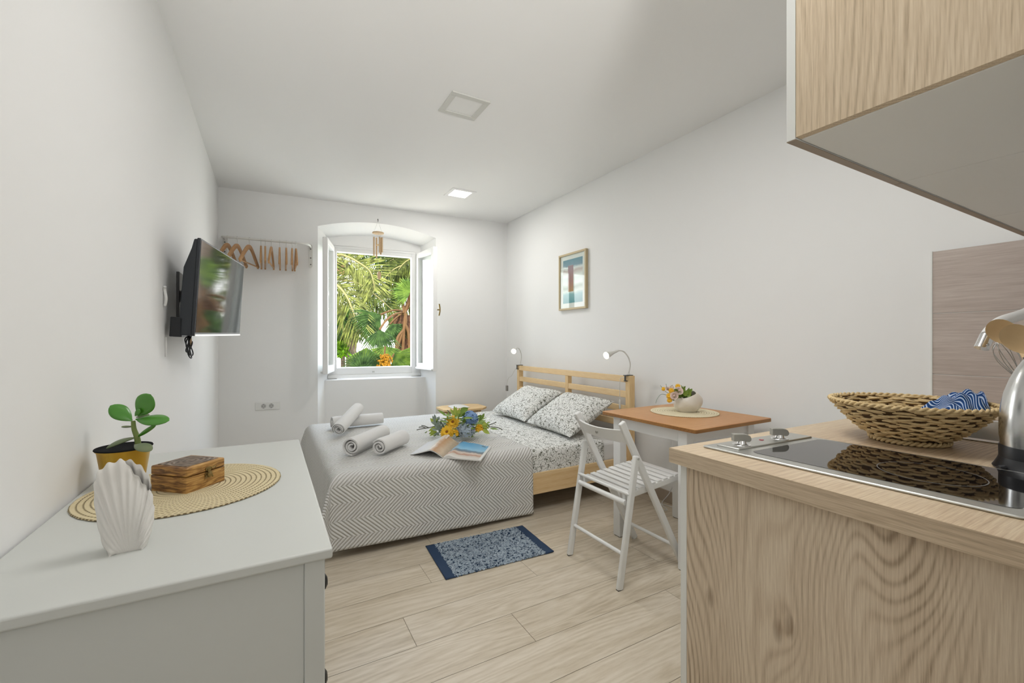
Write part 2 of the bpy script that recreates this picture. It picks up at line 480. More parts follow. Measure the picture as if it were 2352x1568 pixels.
        if solid:
            b = o.modifiers.new('thick', 'SOLIDIFY'); b.thickness = solid; b.offset = 0
        if sub:
            b = o.modifiers.new('sub', 'SUBSURF'); b.levels = sub; b.render_levels = sub
        if label: o['label'] = label
        return o


def wm(o):
    m = Matrix.LocRotScale(o.location, o.rotation_euler, o.scale)
    if o.parent: m = wm(o.parent) @ o.matrix_parent_inverse @ m
    return m


def par(o, p):
    o.parent = p; o.matrix_parent_inverse = wm(p).inverted()


def thing(name, label, cat, loc, group=None):
    o = bpy.data.objects.new(name, None); COL.objects.link(o); o.location = loc
    o.empty_display_size = .05
    o['label'] = label; o['category'] = cat
    if group: o['group'] = group
    return o


def tag(o, label, cat, group=None):
    o['label'] = label; o['category'] = cat
    if group: o['group'] = group
    return o


def struct(o): o['kind'] = 'structure'; return o


def kids(o): return [c for c in bpy.data.objects if c.parent == o]


def dup(root, M4, label=None):
    """copy a thing with its parts and sub-parts; M4 moves it in the world"""
    def rec(o, p):
        c = o.copy(); COL.objects.link(c)
        if p is not None: c.parent = p; c.matrix_parent_inverse = o.matrix_parent_inverse.copy()
        for ch in kids(o): rec(ch, c)
        return c
    r = rec(root, None)
    m = M4 @ Matrix.LocRotScale(root.location, root.rotation_euler, root.scale)
    r.location = m.to_translation(); r.rotation_euler = m.to_euler()
    if label: r['label'] = label
    return r


def T(*a): return Matrix.Translation(V(a))


def Rz(a): return Matrix.Rotation(a, 4, 'Z')


def Rx(a): return Matrix.Rotation(a, 4, 'X')


def Ry(a): return Matrix.Rotation(a, 4, 'Y')


def frame(o, x, y, z):                                # matrix from origin and three axes
    m = Matrix.Identity(4)
    for i, a in enumerate((x, y, z)):
        a = V(a).normalized()
        for r in range(3): m[r][i] = a[r]
    for r in range(3): m[r][3] = o[r]
    return m


def spline(pts, n=8):
    pts = [V(p) for p in pts]; out = []
    for i in range(len(pts) - 1):
        p0 = pts[max(i - 1, 0)]; p1 = pts[i]; p2 = pts[i + 1]; p3 = pts[min(i + 2, len(pts) - 1)]
        for k in range(n):
            t = k / n
            out.append(.5 * ((2 * p1) + (p2 - p0) * t + (2 * p0 - 5 * p1 + 4 * p2 - p3) * t * t + (3 * p1 - p0 - 3 * p2 + p3) * t ** 3))
    out.append(pts[-1]); return out


def nz(x, y, z=0, s=1): return mnoise.noise(V((x * s, y * s, z * s)))


def rrect(x0, y0, x1, y1, r, n=5):
    out = []
    for cx, cy, a0 in ((x1 - r, y1 - r, 0), (x0 + r, y1 - r, 90), (x0 + r, y0 + r, 180), (x1 - r, y0 + r, 270)):
        for k in range(n + 1):
            a = math.radians(a0 + 90 * k / n); out.append((cx + r * math.cos(a), cy + r * math.sin(a)))
    return out

# ================================================================ ROOM SHELL
BL = (B0 - A0).length
YR = -1.5                                      # rear of the entry, behind the camera
KX, KY = .90, .165                             # partition that backs the kitchen


def build_floor():
    g = G(); rnd = []
    offs = {5: .69, 4: 1.172, 3: .497, 2: .911, 1: .321}
    random.seed(3)
    for k in range(-16, 22):
        y0 = 1.239 + .199 * (k - 1); y1 = y0 + .199
        if y1 < YR - .2 or y0 > 5.4: continue
        x = offs.get(k, random.random() * 1.31) - 1.31 * 3
        while x < W + .1:
            x0, x1 = max(x, L - .1), min(x + 1.31, W + .1); x += 1.31
            if x1 - x0 < .01: continue
            g.add([(x0 + .0008, y0 + .0008, 0), (x1 - .0008, y0 + .0008, 0), (x1 - .0008, y1 - .0008, 0), (x0 + .0008, y1 - .0008, 0)], [(0, 1, 2, 3)])
            rnd.append((random.random(), random.random(), random.random()))
    n = len(g.f)
    g.add([(L - .1, YR - .1, -.002), (W + .1, YR - .1, -.002), (W + .1, 5.4, -.002), (L - .1, 5.4, -.002)], [(0, 1, 2, 3)], mi=1)
    rnd.append((.5, .5, .5))
    o = g.obj('floor', [M['floor'], M['joint']], smooth=0)
    at_ = o.data.attributes.new('rnd', 'FLOAT_VECTOR', 'FACE')
    for i, r in enumerate(rnd): at_.data[i].vector = r
    o['label'] = 'pale greige wood plank floor'; o['category'] = 'floor'
    return struct(o)


build_floor()
struct(G().box((L - .1, YR - .1, ZC), (W + .1, 5.5, ZC + .1)).obj('ceiling', M['ceil'], smooth=0))
struct(G().box((L - .12, YR - .1, -.02), (L, 5.0, ZC)).obj('wall_left', M['wall'], smooth=0))
struct(G().box((W, KY - .2, -.02), (W + .12, 5.0, ZC)).obj('wall_right', M['wall'], smooth=0))
g = G().box((KX, KY - .1, 0), (W, KY, ZC)).box((KX, YR, 0), (KX + .1, KY - .1, ZC)).box((L, YR - .1, 0), (KX + .1, YR, ZC))
struct(g.obj('wall_front', M['wall'], smooth=0))

# back wall with the splayed, arched window niche
S0, S1, ZS, ZA = .85, 2.074, 2.343, 2.438       # niche at the wall face
I0, I1, ZSI, ZAI = .955, 1.97, 2.298, 2.362     # niche at the frame
NA = 24


def arch(s0, s1, zs, za):
    h = za - zs; w = (s1 - s0) / 2; R = (w * w + h * h) / (2 * h)
    return [(s0 + (s1 - s0) * i / NA, za - R + math.sqrt(max(R * R - (s0 + (s1 - s0) * i / NA - (s0 + s1) / 2) ** 2, 0))) for i in range(NA + 1)]


def build_back():
    g = G(); F = lambda pts: g.add(pts, [(0, 1, 2, 3)])
    F([BW(-.05, 0, 0), BW(S0, 0, 0), BW(S0, 0, ZC), BW(-.05, 0, ZC)])
    F([BW(S1, 0, 0), BW(BL + .05, 0, 0), BW(BL + .05, 0, ZC), BW(S1, 0, ZC)])
    o, n = arch(S0, S1, ZS, ZA), arch(I0, I1, ZSI, ZAI)
    for i in range(NA):
        F([BW(o[i][0], 0, o[i][1]), BW(o[i + 1][0], 0, o[i + 1][1]), BW(o[i + 1][0], 0, ZC), BW(o[i][0], 0, ZC)])
        F([BW(o[i][0], 0, o[i][1]), BW(n[i][0], .3, n[i][1]), BW(n[i + 1][0], .3, n[i + 1][1]), BW(o[i + 1][0], 0, o[i + 1][1])])
        F([BW(n[i][0], .3, 2.225), BW(n[i + 1][0], .3, 2.225), BW(n[i + 1][0], .3, n[i + 1][1]), BW(n[i][0], .3, n[i][1])])
    F([BW(S0, 0, 0), BW(I0, .3, 0), BW(I0, .3, ZSI), BW(S0, 0, ZS)])
    F([BW(S1, 0, 0), BW(S1, 0, ZS), BW(I1, .3, ZSI), BW(I1, .3, 0)])
    # parapet under the window, with its ledge
    F([BW(.9, .2, 0), BW(2.02, .2, 0), BW(2.02, .2, .755), BW(.9, .2, .755)])
    F([BW(.9, .2, .755), BW(2.02, .2, .755), BW(2.02, .42, .765), BW(.9, .42, .765)])
    # outer skin of the wall
    F([BW(-.1, .42, -.02), BW(I0, .42, -.02), BW(I0, .42, ZC), BW(-.1, .42, ZC)])
    F([BW(I1, .42, -.02), BW(BL + .1, .42, -.02), BW(BL + .1, .42, ZC), BW(I1, .42, ZC)])
    F([BW(I0, .42, 2.225), BW(I1, .42, 2.225), BW(I1, .42, ZC), BW(I0, .42, ZC)])
    F([BW(I0, .42, -.02), BW(I1, .42, -.02), BW(I1, .42, .765), BW(I0, .42, .765)])
    F([BW(I0, .3, 0), BW(I0, .42, 0), BW(I0, .42, 2.225), BW(I0, .3, 2.225)])
    F([BW(I1, .3, 0), BW(I1, .42, 0), BW(I1, .42, 2.225), BW(I1, .3, 2.225)])
    F([BW(I0, .3, 2.225), BW(I1, .3, 2.225), BW(I1, .42, 2.225), BW(I0, .42, 2.225)])
    return struct(g.obj('wall_back', M['wall'], smooth=20))


build_back()


def bwbox(g, s0, s1, d0, d1, z0, z1):
    m = frame(BW(0, 0, 0), BX, -BN, (0, 0, 1))
    return g.box((s0, d0, z0), (s1, d1, z1), m)


# window: fixed frame, two casements swung into the room
win = bpy.data.objects.new('window_1', None); COL.objects.link(win); win.location = BW(1.46, .33, .76); struct(win)
win['label'] = 'white casement window standing open in the arched niche'; win['category'] = 'window'
g = G()
bwbox(g, I0, 1.048, .300, .375, .76, 2.225); bwbox(g, 1.865, I1, .300, .375, .76, 2.225)
bwbox(g, 1.048, 1.865, .300, .375, 2.158, 2.225); bwbox(g, 1.048, 1.865, .305, .375, .80, .878)
bwbox(g, 1.02, 1.90, .292, .31, 2.20, 2.222); bwbox(g, I0, I1, .29, .32, .765, .80)
g.obj('window_frame', M['frame_white'], win, smooth=0, bevel=.004)
g = G(); bwbox(g, 1.42, 1.445, .286, .3, .82, .835); g.obj('window_catch', M['steel2'], win, bevel=.002)
g = G(); bwbox(g, 1.05, 1.865, .33, .46, .862, .878); g.obj('window_sill', M['frame_white'], win, bevel=.003)


def casement(hinge_s, side, ang, w):
    h = BW(hinge_s, .292, 0); a = math.radians(ang)
    d = (BX * side * math.cos(a) + BN * math.sin(a)).normalized()
    nrm = V((-d.y, d.x, 0)) * side                 # face that looks into the room when shut is -nrm*..
    m = frame(h, d, V((-d.y, d.x, 0)), (0, 0, 1))
    z0, z1 = .845, 2.205
    e = G().box((0, -.024, z0), (.055, .024, z1), m).box((w - .06, -.024, z0), (w, .024, z1), m)
    e.box((.055, -.023, z1 - .06), (w - .06, .023, z1), m).box((.055, -.023, z0), (w - .06, .023, z0 + .075), m)
    o = e.obj('casement', M['frame_white'], win, smooth=0, bevel=.004)
    G().box((.05, -.004, z0 + .07), (w - .055, .004, z1 - .055), m).obj('pane', M['glass'], o, smooth=0)
    G().box((.02, -.045, z0 + .005), (w - .01, -.02, z0 + .03), m).obj('drip_bar', M['frame_white'], o, bevel=.008)
    return o, m, w


casement(1.0, 1, 101, .455)
o, m, w = casement(1.94, -1, 99, .49)
g = G().box((w - .05, .024, 1.44), (w - .022, .03, 1.60), m)
g.tube([m @ V((w - .036, .03, 1.52)), m @ V((w - .036, .062, 1.52))], .007)
g.tube(spline([m @ V((w - .036, .062, 1.585)), m @ V((w - .036, .07, 1.54)), m @ V((w - .036, .07, 1.50)), m @ V((w - .036, .06, 1.455))], 5), .0085)
g.obj('window_handle', M['bronze'], o, smooth=50)

# skirting of the right wall
struct(G().box((W - .012, KY, 0), (W, 4.72, .085)).obj('baseboard_right', plain('skirting_tile', (.40, .32, .25, 1), .5, var=(9, (.48, .4, .32, 1))), smooth=0))

# wall tiles beside the worktop
g = G()
for z0, z1 in ((.886, 1.0265), (1.0295, 1.2905), (1.2935, 1.561)):
    for y0, y1 in ((.168, .7635),):
        g.box((W - .010, y0, z0), (W - .002, y1, z1))
til = g.obj('tile_splashback', M['tile'], smooth=0, bevel=.001)
struct(til)
g = G().box((W - .008, .165, .886), (W, .766, 1.561)).obj('grout_bed', M['grout'], til, smooth=0)
G().box((W - .012, .7635, .886), (W, .7685, 1.563)).obj('edge_strip', M['whitemelamine'], til, smooth=0)

# ================================================================ CEILING LIGHTS
def ceil_light(x, y, lit, label):
    t = thing('ceiling_light', label, 'ceiling light', (x, y, ZC), 'recessed square ceiling lights')
    g = G(); a, b = .1225, .088
    for q in ((-a, -a, a, -b), (-a, b, a, a), (-a, -b, -b, b), (b, -b, a, b)):
        g.box((x + q[0], y + q[1], ZC - .008), (x + q[2], y + q[3], ZC + .002))
    g.obj('trim_ring', M['frame_white'] if lit else plain('light_trim', (.62, .62, .58, 1), .4), t, smooth=0, bevel=.002)
    G().box((x - b, y - b, ZC - .003), (x + b, y + b, ZC + .002)).obj('diffuser', M['lit'] if lit else M['dim'], t, smooth=0)
    return t


ceil_light(1.045, 2.471, False, 'unlit square ceiling light, the larger one in the middle of the ceiling')
ceil_light(1.627, 3.95, True, 'lit square ceiling light on the ceiling close to the arched window')

# ================================================================ SOCKET, PICTURE
t = thing('wall_socket', 'white double wall socket under the clothes rail', 'socket', BW(.403, 0, .505))
g = G(); bwbox(g, .30, .508, -.009, 0, .507, .582); g.obj('cover_plate', M['socket'], t, bevel=.003)
for s in (.371, .437):
    m = frame(BW(s, -.009, .545), BX, (0, 0, 1), BN)
    q = G().prism(rrect(-.03, -.03, .03, .03, .006), (-.002, .003), m).obj('socket_insert', M['socket'], t, smooth=30)
    G().lathe([(.0215, .003), (.0215, .0042), (.0165, .0042), (.0158, .0032), (.0001, .0032)], 20, m).obj('socket_well', plain('socket_grey', (.5, .5, .49, 1), .4), q)
    g = G()
    for a in (-.0095, .0095): g.lathe([(.003, .0033), (.003, .0047), (.0001, .0047)], 8, m @ T(a, 0, 0))
    for a in (-.0185, .0185): g.box((-.004, a - .002, .003), (.004, a + .002, .0052), m)
    g.obj('contacts', M['socketdark'], q)

t = thing('picture_frame', 'small framed seaside print in a pale wood frame on the right wall', 'picture', (W, 3.333, 1.745))
y0, y1, z0, z1 = 3.122, 3.545, 1.474, 2.017
g = G().box((W - .03, y0, z0), (W - .001, y0 + .018, z1)).box((W - .03, y1 - .018, z0), (W - .001, y1, z1))
g.box((W - .03, y0 + .018, z1 - .018), (W - .001, y1 - .018, z1)).box((W - .03, y0 + .018, z0), (W - .001, y1 - .018, z0 + .018))
g.obj('frame', plain('pale_frame_wood', (.56, .46, .28, 1), .5), t, smooth=0, bevel=.002)
G().box((W - .016, y0 + .018, z0 + .018), (W - .012, y1 - .018, z1 - .018)).obj('mount', M['paper'], t, smooth=0)


def print_mat():
    m = NT('seaside_print'); co = m.coords('Generated')
    sx = m.n('ShaderNodeSeparateXYZ'); m.l(co, sx.inputs[0]); z = sx.outputs[2]; y = sx.outputs[1]
    w = m.math('ADD', z, m.math('MULTIPLY', m.math('SUBTRACT', m.noise(co, 4, 3), .5), .10))
    base = m.ramp(w, [(0., '5c9aa2'), (.20, '8fbcc0'), (.27, 'e6eae4'), (.36, 'b9c2b4'), (.44, 'f2f3ef'), (.56, 'e4e8e4'), (.62, 'f4f4f0'), (.74, 'd0c0bc'), (.80, 'e9ebea'), (.86, '86a0b0'), (1., '6f97a6')], 'LINEAR')
    post = m.math('MULTIPLY', m.math('LESS_THAN', m.math('ABSOLUTE', m.math('SUBTRACT', y, .60)), .14), m.math('MULTIPLY', m.math('GREATER_THAN', z, .26), m.math('LESS_THAN', z, .86)))
    c = m.mix(post, base, m.ramp(z, [(.25, 'b98a54'), (.5, 'a97a72'), (.8, 'a58b92')]))
    return m.bsdf(c, .5, 0, .2)


G().box((W - .0165, y0 + .06, z0 + .065), (W - .0158, y1 - .06, z1 - .06)).obj('print', print_mat(), t, smooth=0)
G().box((W - .022, y0 + .017, z0 + .017), (W - .020, y1 - .017, z1 - .017)).obj('glazing', M['glass'], t, smooth=0)

# ================================================================ TELEVISION
TL, TBL, TTR = V((-.272, 2.446, 1.646)), V((-.297, 2.46, 1.197)), V((-.138, 3.288, 1.660))
ex = (TTR - TL).normalized(); ez = (TL - TBL); ez = (ez - ex * ez.dot(ex)).normalized(); en = ex.cross(ez) * 1
if en.x < 0: en = -en
HH, WW = .452, .853
mt = frame(TL - ez * HH, ex, ez, en)               # x along, y up, z toward the room
t = thing('television', 'black flat television tilted on a bracket on the left wall', 'television', (L, 2.87, 1.42))
g = G().prism([(0, 0), (WW, 0), (WW, HH), (0, HH)], (-.014, 0), mt)
cs = g.obj('bezel', M['tvback'], t, smooth=0, bevel=.003)
G().box((.008, .016, -.001), (WW - .008, HH - .008, .0012), mt).obj('screen', M['screen'], t, smooth=0)
G().box((.0, .0, .0), (WW, .008, .003), mt).obj('lower_trim', M['steel2'], t, smooth=0)
pf = [(0, HH - .004), (-.014, HH - .006), (-.022, HH - .05), (-.048, HH - .14), (-.052, .12), (-.048, .0), (0, .0)]
mside = mt @ frame((.004, 0, -.013), (0, 0, 1), (0, 1, 0), (1, 0, 0))
G().prism(pf, (0, WW - .008), mside).obj('rear_case', M['tvback'], t, smooth=20, bevel=.004)
g = G().box((.004, -.008, -.098), (.14, .082, -.05), mt).obj('connector_box', M['black'], t, smooth=0, bevel=.003)
G().box((.03, .035, -.1), (.06, .042, -.097), mt).obj('ports', M['steel2'], g, smooth=0)
p = mt @ V((WW * .5, HH * .45, -.06))
g = G().box((L - .001, p.y - .1, p.z - .12), (L + .012, p.y + .1, p.z + .12)).bar((L + .012, p.y, p.z), p, .06, .06)
g.obj('wall_bracket', M['darkmetal'], t, smooth=0, bevel=.002)
b = mt @ V((.10, 0, -.05)); g = G()
for k in range(4):
    r = .020 + .005 * (k % 3); c = b + V((.004 * (k - 1.5), -.015 + .010 * k, -.045 - .006 * k))
    g.tube([c + V((.006 * math.sin(a * 2 + k), r * math.sin(a), (r * 1.75) * math.cos(a))) for a in [2 * PI * i / 28 for i in range(28)]], .0028, 6, closed=True)
g.tube(spline([b, b + V((0, -.01, -.02)), b + V((.002, 0, -.05))], 6), .004, 6)
g.obj('cable_coil', M['black'], t, smooth=60)
G().tube([b + V((.004, -.006, -.012)), b + V((.004, .008, -.045))], .007, 8).obj('cable_tie', M['bamboo'], t)
g = G().tube(spline([(L + .006, 2.46, 1.33), (L + .012, 2.455, 1.36), (L + .006, 2.46, 1.40), (L + .008, 2.452, 1.415)], 5), .006, 6)
g.obj('white_cable', M['cord'], t, smooth=60)
G().tube([(L + .004, 2.50, 1.19), (L + .004, 2.50, 1.10)], .004, 6).obj('cable_duct', M['cord'], t, smooth=60)

# ================================================================ CLOTHES RAIL AND HANGERS
RZ, RD = 2.105, -.23
t = thing('clothes_rail', 'white wall mounted clothes rail left of the arched window', 'clothes rail', BW(.43, 0, RZ))
pts = [BW(.055, -.012, RZ + .02), BW(.056, -.10, RZ + .018), BW(.062, -.185, RZ + .008), BW(.085, -.222, RZ), BW(.14, RD, RZ), BW(.3, RD, RZ), BW(.5, RD, RZ), BW(.66, RD, RZ), BW(.715, -.222, RZ), BW(.757, -.185, RZ + .004), BW(.775, -.10, RZ + .01), BW(.782, -.012, RZ + .012)]
G().tube(spline(pts, 6), .0105, 10).obj('rail', M['lampwhite'], t, smooth=60)
for s in (.055, .785):
    m = frame(BW(s, 0, 2.03), BX, (0, 0, 1), BN)
    q = G().prism(rrect(-.017, -.115, .017, .115, .017), (0, .012), m).obj('bracket', M['lampwhite'], t, smooth=30)
    for z in (.07, -.02, -.085): G().lathe([(.006, .012), (.006, .0145), (.0001, .015)], 10, m @ T(0, z, 0)).obj('screw', M['darkmetal'], q)


def hanger():
    t = thing('coat_hanger', '', 'coat hanger', (0, 0, 0), 'wooden hangers on the clothes rail')
    pl = spline([(-.205, 0, -.232), (-.15, 0, -.178), (-.085, 0, -.118), (-.035, 0, -.082), (0, 0, -.074), (.035, 0, -.082), (.085, 0, -.118), (.15, 0, -.178), (.205, 0, -.232)], 5)
    n = len(pl); g = G(); vs = []
    for i, p in enumerate(pl):
        tt = (pl[min(i + 1, n - 1)] - pl[max(i - 1, 0)]).normalized(); nn = V((-tt.z, 0, tt.x))
        if nn.z < 0: nn = -nn
        q = abs(i / (n - 1) - .5) * 2; w = .021 - .005 * q; th = .0075
        vs += [p + nn * w + V((0, -th, 0)), p + nn * w + V((0, th, 0)), p - nn * w + V((0, th, 0)), p - nn * w + V((0, -th, 0))]
    fs = [(i * 4 + k, i * 4 + (k + 1) % 4, i * 4 + 4 + (k + 1) % 4, i * 4 + 4 + k) for i in range(n - 1) for k in range(4)] + [(3, 2, 1, 0), tuple(range(4 * n - 4, 4 * n))]
    g.add(vs, fs); g.obj('shoulder_bow', M['hanger'], t, smooth=40, bevel=.003)
    G().tube([(-.192, 0, -.225), (.192, 0, -.225)], .0065, 8).obj('trouser_bar', M['hanger'], t, smooth=60)
    hk = [(0, 0, -.062), (0, 0, -.028)] + [(.0145 * math.sin(a), 0, -.0145 * math.cos(a)) for a in [math.radians(q) for q in range(20, 275, 15)]]
    G().tube(hk, .0018, 6).obj('hook', M['steel2'], t, smooth=60)
    return t


hg = hanger()
hs = [(.108, 22), (.182, 22), (.276, 21), (.368, 1), (.402, 0), (.452, 6), (.520, 1), (.574, -1), (.624, 1), (.656, -3)]
hl = ['wooden coat hanger behind the top corner of the television, nearest the left wall',
      'wooden coat hanger turned half front-on, second from the left wall',
      'wooden coat hanger turned half front-on, its whole outline clear of the television',
      'edge-on wooden hanger, the first edge-on one counting from the left wall',
      'edge-on wooden hanger, the second edge-on one counting from the left wall',
      'edge-on wooden hanger slightly twisted, standing alone near the middle of the rail',
      'edge-on wooden hanger, fourth from the window end of the rail',
      'edge-on wooden hanger, third from the window end of the rail',
      'edge-on wooden hanger, second from the window end of the rail',
      'edge-on wooden hanger, the last one at the window end of the rail']
for i, ((s, a), lb) in enumerate(zip(hs, hl)):
    p = BW(s, RD, RZ - .0005); a = math.radians(a)
    vd = V((p.x, p.y, 0)).normalized(); vr = V((vd.y, -vd.x, 0)); xa = (-vd * math.cos(a) - vr * math.sin(a)).normalized()
    m = frame(p, xa, V((-xa.y, xa.x, 0)), (0, 0, 1))
    if i == 0: first = (m, lb)
    else: dup(hg, m, lb)
hg.location = first[0].to_translation(); hg.rotation_euler = first[0].to_euler(); hg['label'] = first[1]

# ================================================================ WIND CHIME
cx = BW(1.437, -.03, 2.44)
t = thing('wind_chime', 'bamboo wind chime hanging from a hook above the window', 'wind chime', cx)
hkp = BW(1.437, 0, 2.475)
G().tube(spline([hkp, hkp + BN * .02 + V((0, 0, .004)), hkp + BN * .032 + V((0, 0, -.012)), hkp + BN * .026 + V((0, 0, -.026)), hkp + BN * .012 + V((0, 0, -.022))], 5), .003, 6).obj('hook', M['darkmetal'], t)
top = hkp + BN * .03 + V((0, 0, -.022)); dz = 2.333
g = G()
for s in (-.042, .042): g.tube([top, V((top.x, top.y, dz)) + BX * s], .0012, 5)
sp = [(-.042, .0), (-.012, -.03), (.012, .026), (.030, -.012), (.040, .014)]
for a, b in sp:
    q = V((top.x, top.y, dz)) + BX * a + BN * b; g.tube([q, q - V((0, 0, .055))], .001, 5)
c0 = V((top.x, top.y, 0)); g.tube([c0 + V((0, 0, dz)), c0 + V((0, 0, 1.90))], .001, 5)
g.obj('strings', M['cord'], t)
G().lathe([(.0001, dz - .012), (.058, dz - .012), (.06, dz - .006), (.058, dz), (.0001, dz)], 20, T(top.x, top.y, 0)).obj('top_disc', M['bamboo'], t)
for k, (a, b) in enumerate(sp):
    q = V((top.x, top.y, dz - .052)) + BX * a + BN * b; ln = (.20, .215, .17, .18, .16)[k]
    G().lathe([(.0001, -ln), (.0085, -ln), (.0085, 0), (.005, 0), (.005, -.02)], 10, T(*q)).obj('tube', M['bamboo'], t, smooth=40)
G().lathe([(.0001, 2.195), (.022, 2.195), (.022, 2.203), (.0001, 2.203)], 16, T(top.x, top.y, 0)).obj('striker', M['spoon'], t)
m = frame(c0 + V((0, 0, 1.83)), BX, (0, 0, 1), BN)
G().prism([(.02 * math.cos(a), .045 + .045 * math.sin(a)) for a in [2 * PI * i / 20 for i in range(20)]], (-.003, .003), m @ T(.012, 0, 0)).obj('wind_sail', M['bamboo'], t, smooth=30)

# ================================================================ CHEST OF DRAWERS
DX0, DX1, DY0, DY1, DZ = -.407, .102, .85, 1.86, .795
t = thing('chest_of_drawers', 'white chest of drawers against the left wall', 'chest of drawers', ((DX0 + DX1) / 2, (DY0 + DY1) / 2, 0))
G().box((DX0, DY0, DZ - .019), (DX1, DY1, DZ)).obj('top', M['dresser'], t, smooth=30, bevel=.004, bseg=3)
bx1 = DX1 - .012; by0, by1 = DY0 + .012, DY1 - .012; zt = DZ - .019
for x_ in (bx1 - .034, DX0 + .004):
    for y_ in (by0, by1 - .034): G().box((x_, y_, 0), (x_ + .034, y_ + .034, zt)).obj('post', M['dresser'], t, bevel=.002)
G().box((DX0 + .036, by0 + .005, .10), (bx1 - .034, by0 + .020, zt)).obj('side_panel', M['dresser'], t, smooth=0, bevel=.001)
G().box((DX0 + .036, by1 - .020, .10), (bx1 - .034, by1 - .005, zt)).obj('side_panel', M['dresser'], t, smooth=0, bevel=.001)
G().box((DX0 + .012, by0 + .034, .09), (DX0 + .018, by1 - .034, zt)).obj('back_panel', M['dresser'], t, smooth=0)
g = G()
for z in (.09, .31, .525, .74): g.box((bx1 - .03, by0 + .034, z), (bx1 - .004, by1 - .034, z + .03))
g.obj('front_rail', M['dresser'], t, smooth=0)
for z in (.124, .343, .558):
    zz = z + (.183 if z < .5 else .179)
    d = G().box((bx1 - .022, by0 + .037, z), (bx1 - .003, by1 - .037, zz)).obj('drawer', M['dresser'], t, smooth=0, bevel=.002)
    for y in (1.052, 1.655):
        m = frame((bx1 - .004, y, (z + zz) / 2 - .012), (0, 1, 0), (0, 0, 1), (1, 0, 0))
        G().lathe([(.006, 0), (.006, .012), (.016, .018), (.0165, .024), (.009, .0285), (.0001, .029)], 16, m).obj('knob', M['knob'], d, smooth=50)

# ---- things on the chest of drawers
MX, MY = -.183, 1.378
def coil(name, x, y, z, r, mat, label, cat, th=.004, wob=.0):
    g = G(); n = 96
    prof = [(.0001, .0), (r * .5, 0), (r - .004, 0), (r, th * .5), (r - .002, th), (r - .008, th * .9), (r * .66, th), (r * .33, th), (.0001, th)]
    vs = []
    for q, zz in prof:
        for k in range(n):
            a = 2 * PI * k / n; w = 1 + (wob * math.sin(3 * a + 1) + .003 * math.sin(60 * a)) * (q / r)
            vs.append((q * w * math.cos(a), q * w * math.sin(a), zz))
    fs = [(i * n + k, i * n + (k + 1) % n, (i + 1) * n + (k + 1) % n, (i + 1) * n + k) for i in range(len(prof) - 1) for k in range(n)]
    g.add(vs, fs, T(x, y, z)); o = g.obj(name, mat, smooth=40); tag(o, label, cat); return o


coil('placemat', MX, MY, DZ, .213, M['straw'], 'round coiled straw placemat on the white chest of drawers', 'placemat')
MZ = DZ + .004

# burnt wood trinket box
p0, pr_, pl_ = V((-.175, 1.311, 0)), V((-.103, 1.389, 0)), V((-.256, 1.386, 0))
xa = (pr_ - p0).normalized(); ya = V((-xa.y, xa.x, 0)); lx, ly = .108, .112
m = frame((p0.x, p0.y, MZ), xa, ya, (0, 0, 1))
t = thing('wooden_box', 'small scorched wooden box with a metal clasp on the straw placemat', 'box', (p0.x, p0.y, MZ))
G().prism(rrect(0, 0, lx, ly, .003, 3), (0, .038), m).obj('box_body', M['burnt'], t, smooth=30)
q = G().prism(rrect(0, 0, lx, ly, .004, 3), (.039, .062), m).obj('lid', M['burnt'], t, smooth=30, bevel=.004, bseg=3)
G().box((.010, .010, .0605), (lx - .010, ly - .010, .0632), m).obj('carved_panel', M['carved'], q, smooth=0, bevel=.001)
mc = m @ frame((lx * .54, -.0005, .036), (1, 0, 0), (0, 0, 1), (0, -1, 0))
g = G().prism(rrect(-.008, .005, .008, .014, .003, 3), (0, .002), mc).prism(rrect(-.010, -.010, .010, .002, .004, 3), (0, .002), mc)
g.tube([mc @ V((.008, .009, .003)), mc @ V((.016, .012, .004)), mc @ V((.018, .009, .004))], .0018, 6)
g.lathe([(.0001, .0), (.006, .001), (.006, .004), (.0001, .006)], 10, mc @ T(0, -.004, .002)).tube([mc @ V((0, .01, .003)), mc @ V((0, -.012, .004))], .003, 6)
g.tube([mc @ V((-.007, -.006, .003)), mc @ V((-.010, -.013, .004))], .0022, 6).tube([mc @ V((.007, -.006, .003)), mc @ V((.010, -.013, .004))], .0022, 6)
g.obj('clasp', M['bronze'], t, smooth=40)

# gold pot with a succulent
PX, PY = -.333, 1.503
t = thing('potted_plant', 'green succulent in a gold pot at the wall edge of the straw placemat', 'potted plant', (PX, PY, MZ))
ph = .089
G().lathe([(.0001, 0), (.041, 0), (.043, .004), (.0545, ph - .004), (.0585, ph), (.059, ph + .002), (.057, ph + .003), (.053, ph - .002), (.050, ph - .02), (.0001, ph - .02)], 40, T(PX, PY, MZ)).obj('pot', M['gold'], t, smooth=50)
g = G(); n = 40
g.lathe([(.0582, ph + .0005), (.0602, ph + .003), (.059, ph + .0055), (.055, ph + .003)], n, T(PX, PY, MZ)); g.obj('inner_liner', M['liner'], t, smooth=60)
G().grid(20, 6, lambda u, v: V((PX + .051 * v * math.cos(2 * PI * u), PY + .051 * v * math.sin(2 * PI * u), MZ + ph - .018 + .004 * nz(math.cos(6.28 * u) * v, math.sin(6.28 * u) * v, 0, 9) + .001))).obj('soil', M['soil'], t)
VR = V((CY, -SY, 0)); VD = V((SY, CY, 0))       # across and along the view


def pv(u, v, f):                                # photo pixel at forward distance f
    return V((0, 0, CAM_H)) + (VD + VR * ((u - 1176) / 1000) + V((0, 0, (784 - v) / 1000))) * f


fp = PX * SY + PY * CY
st = spline([pv(318, 1030, fp), pv(315, 1005, fp), pv(308, 985, fp), pv(306, 966, fp)], 5)
G().tube(st, [.0075 - .003 * i / len(st) for i in range(len(st))], 10).obj('stem', M['plantstem'], t, smooth=60)


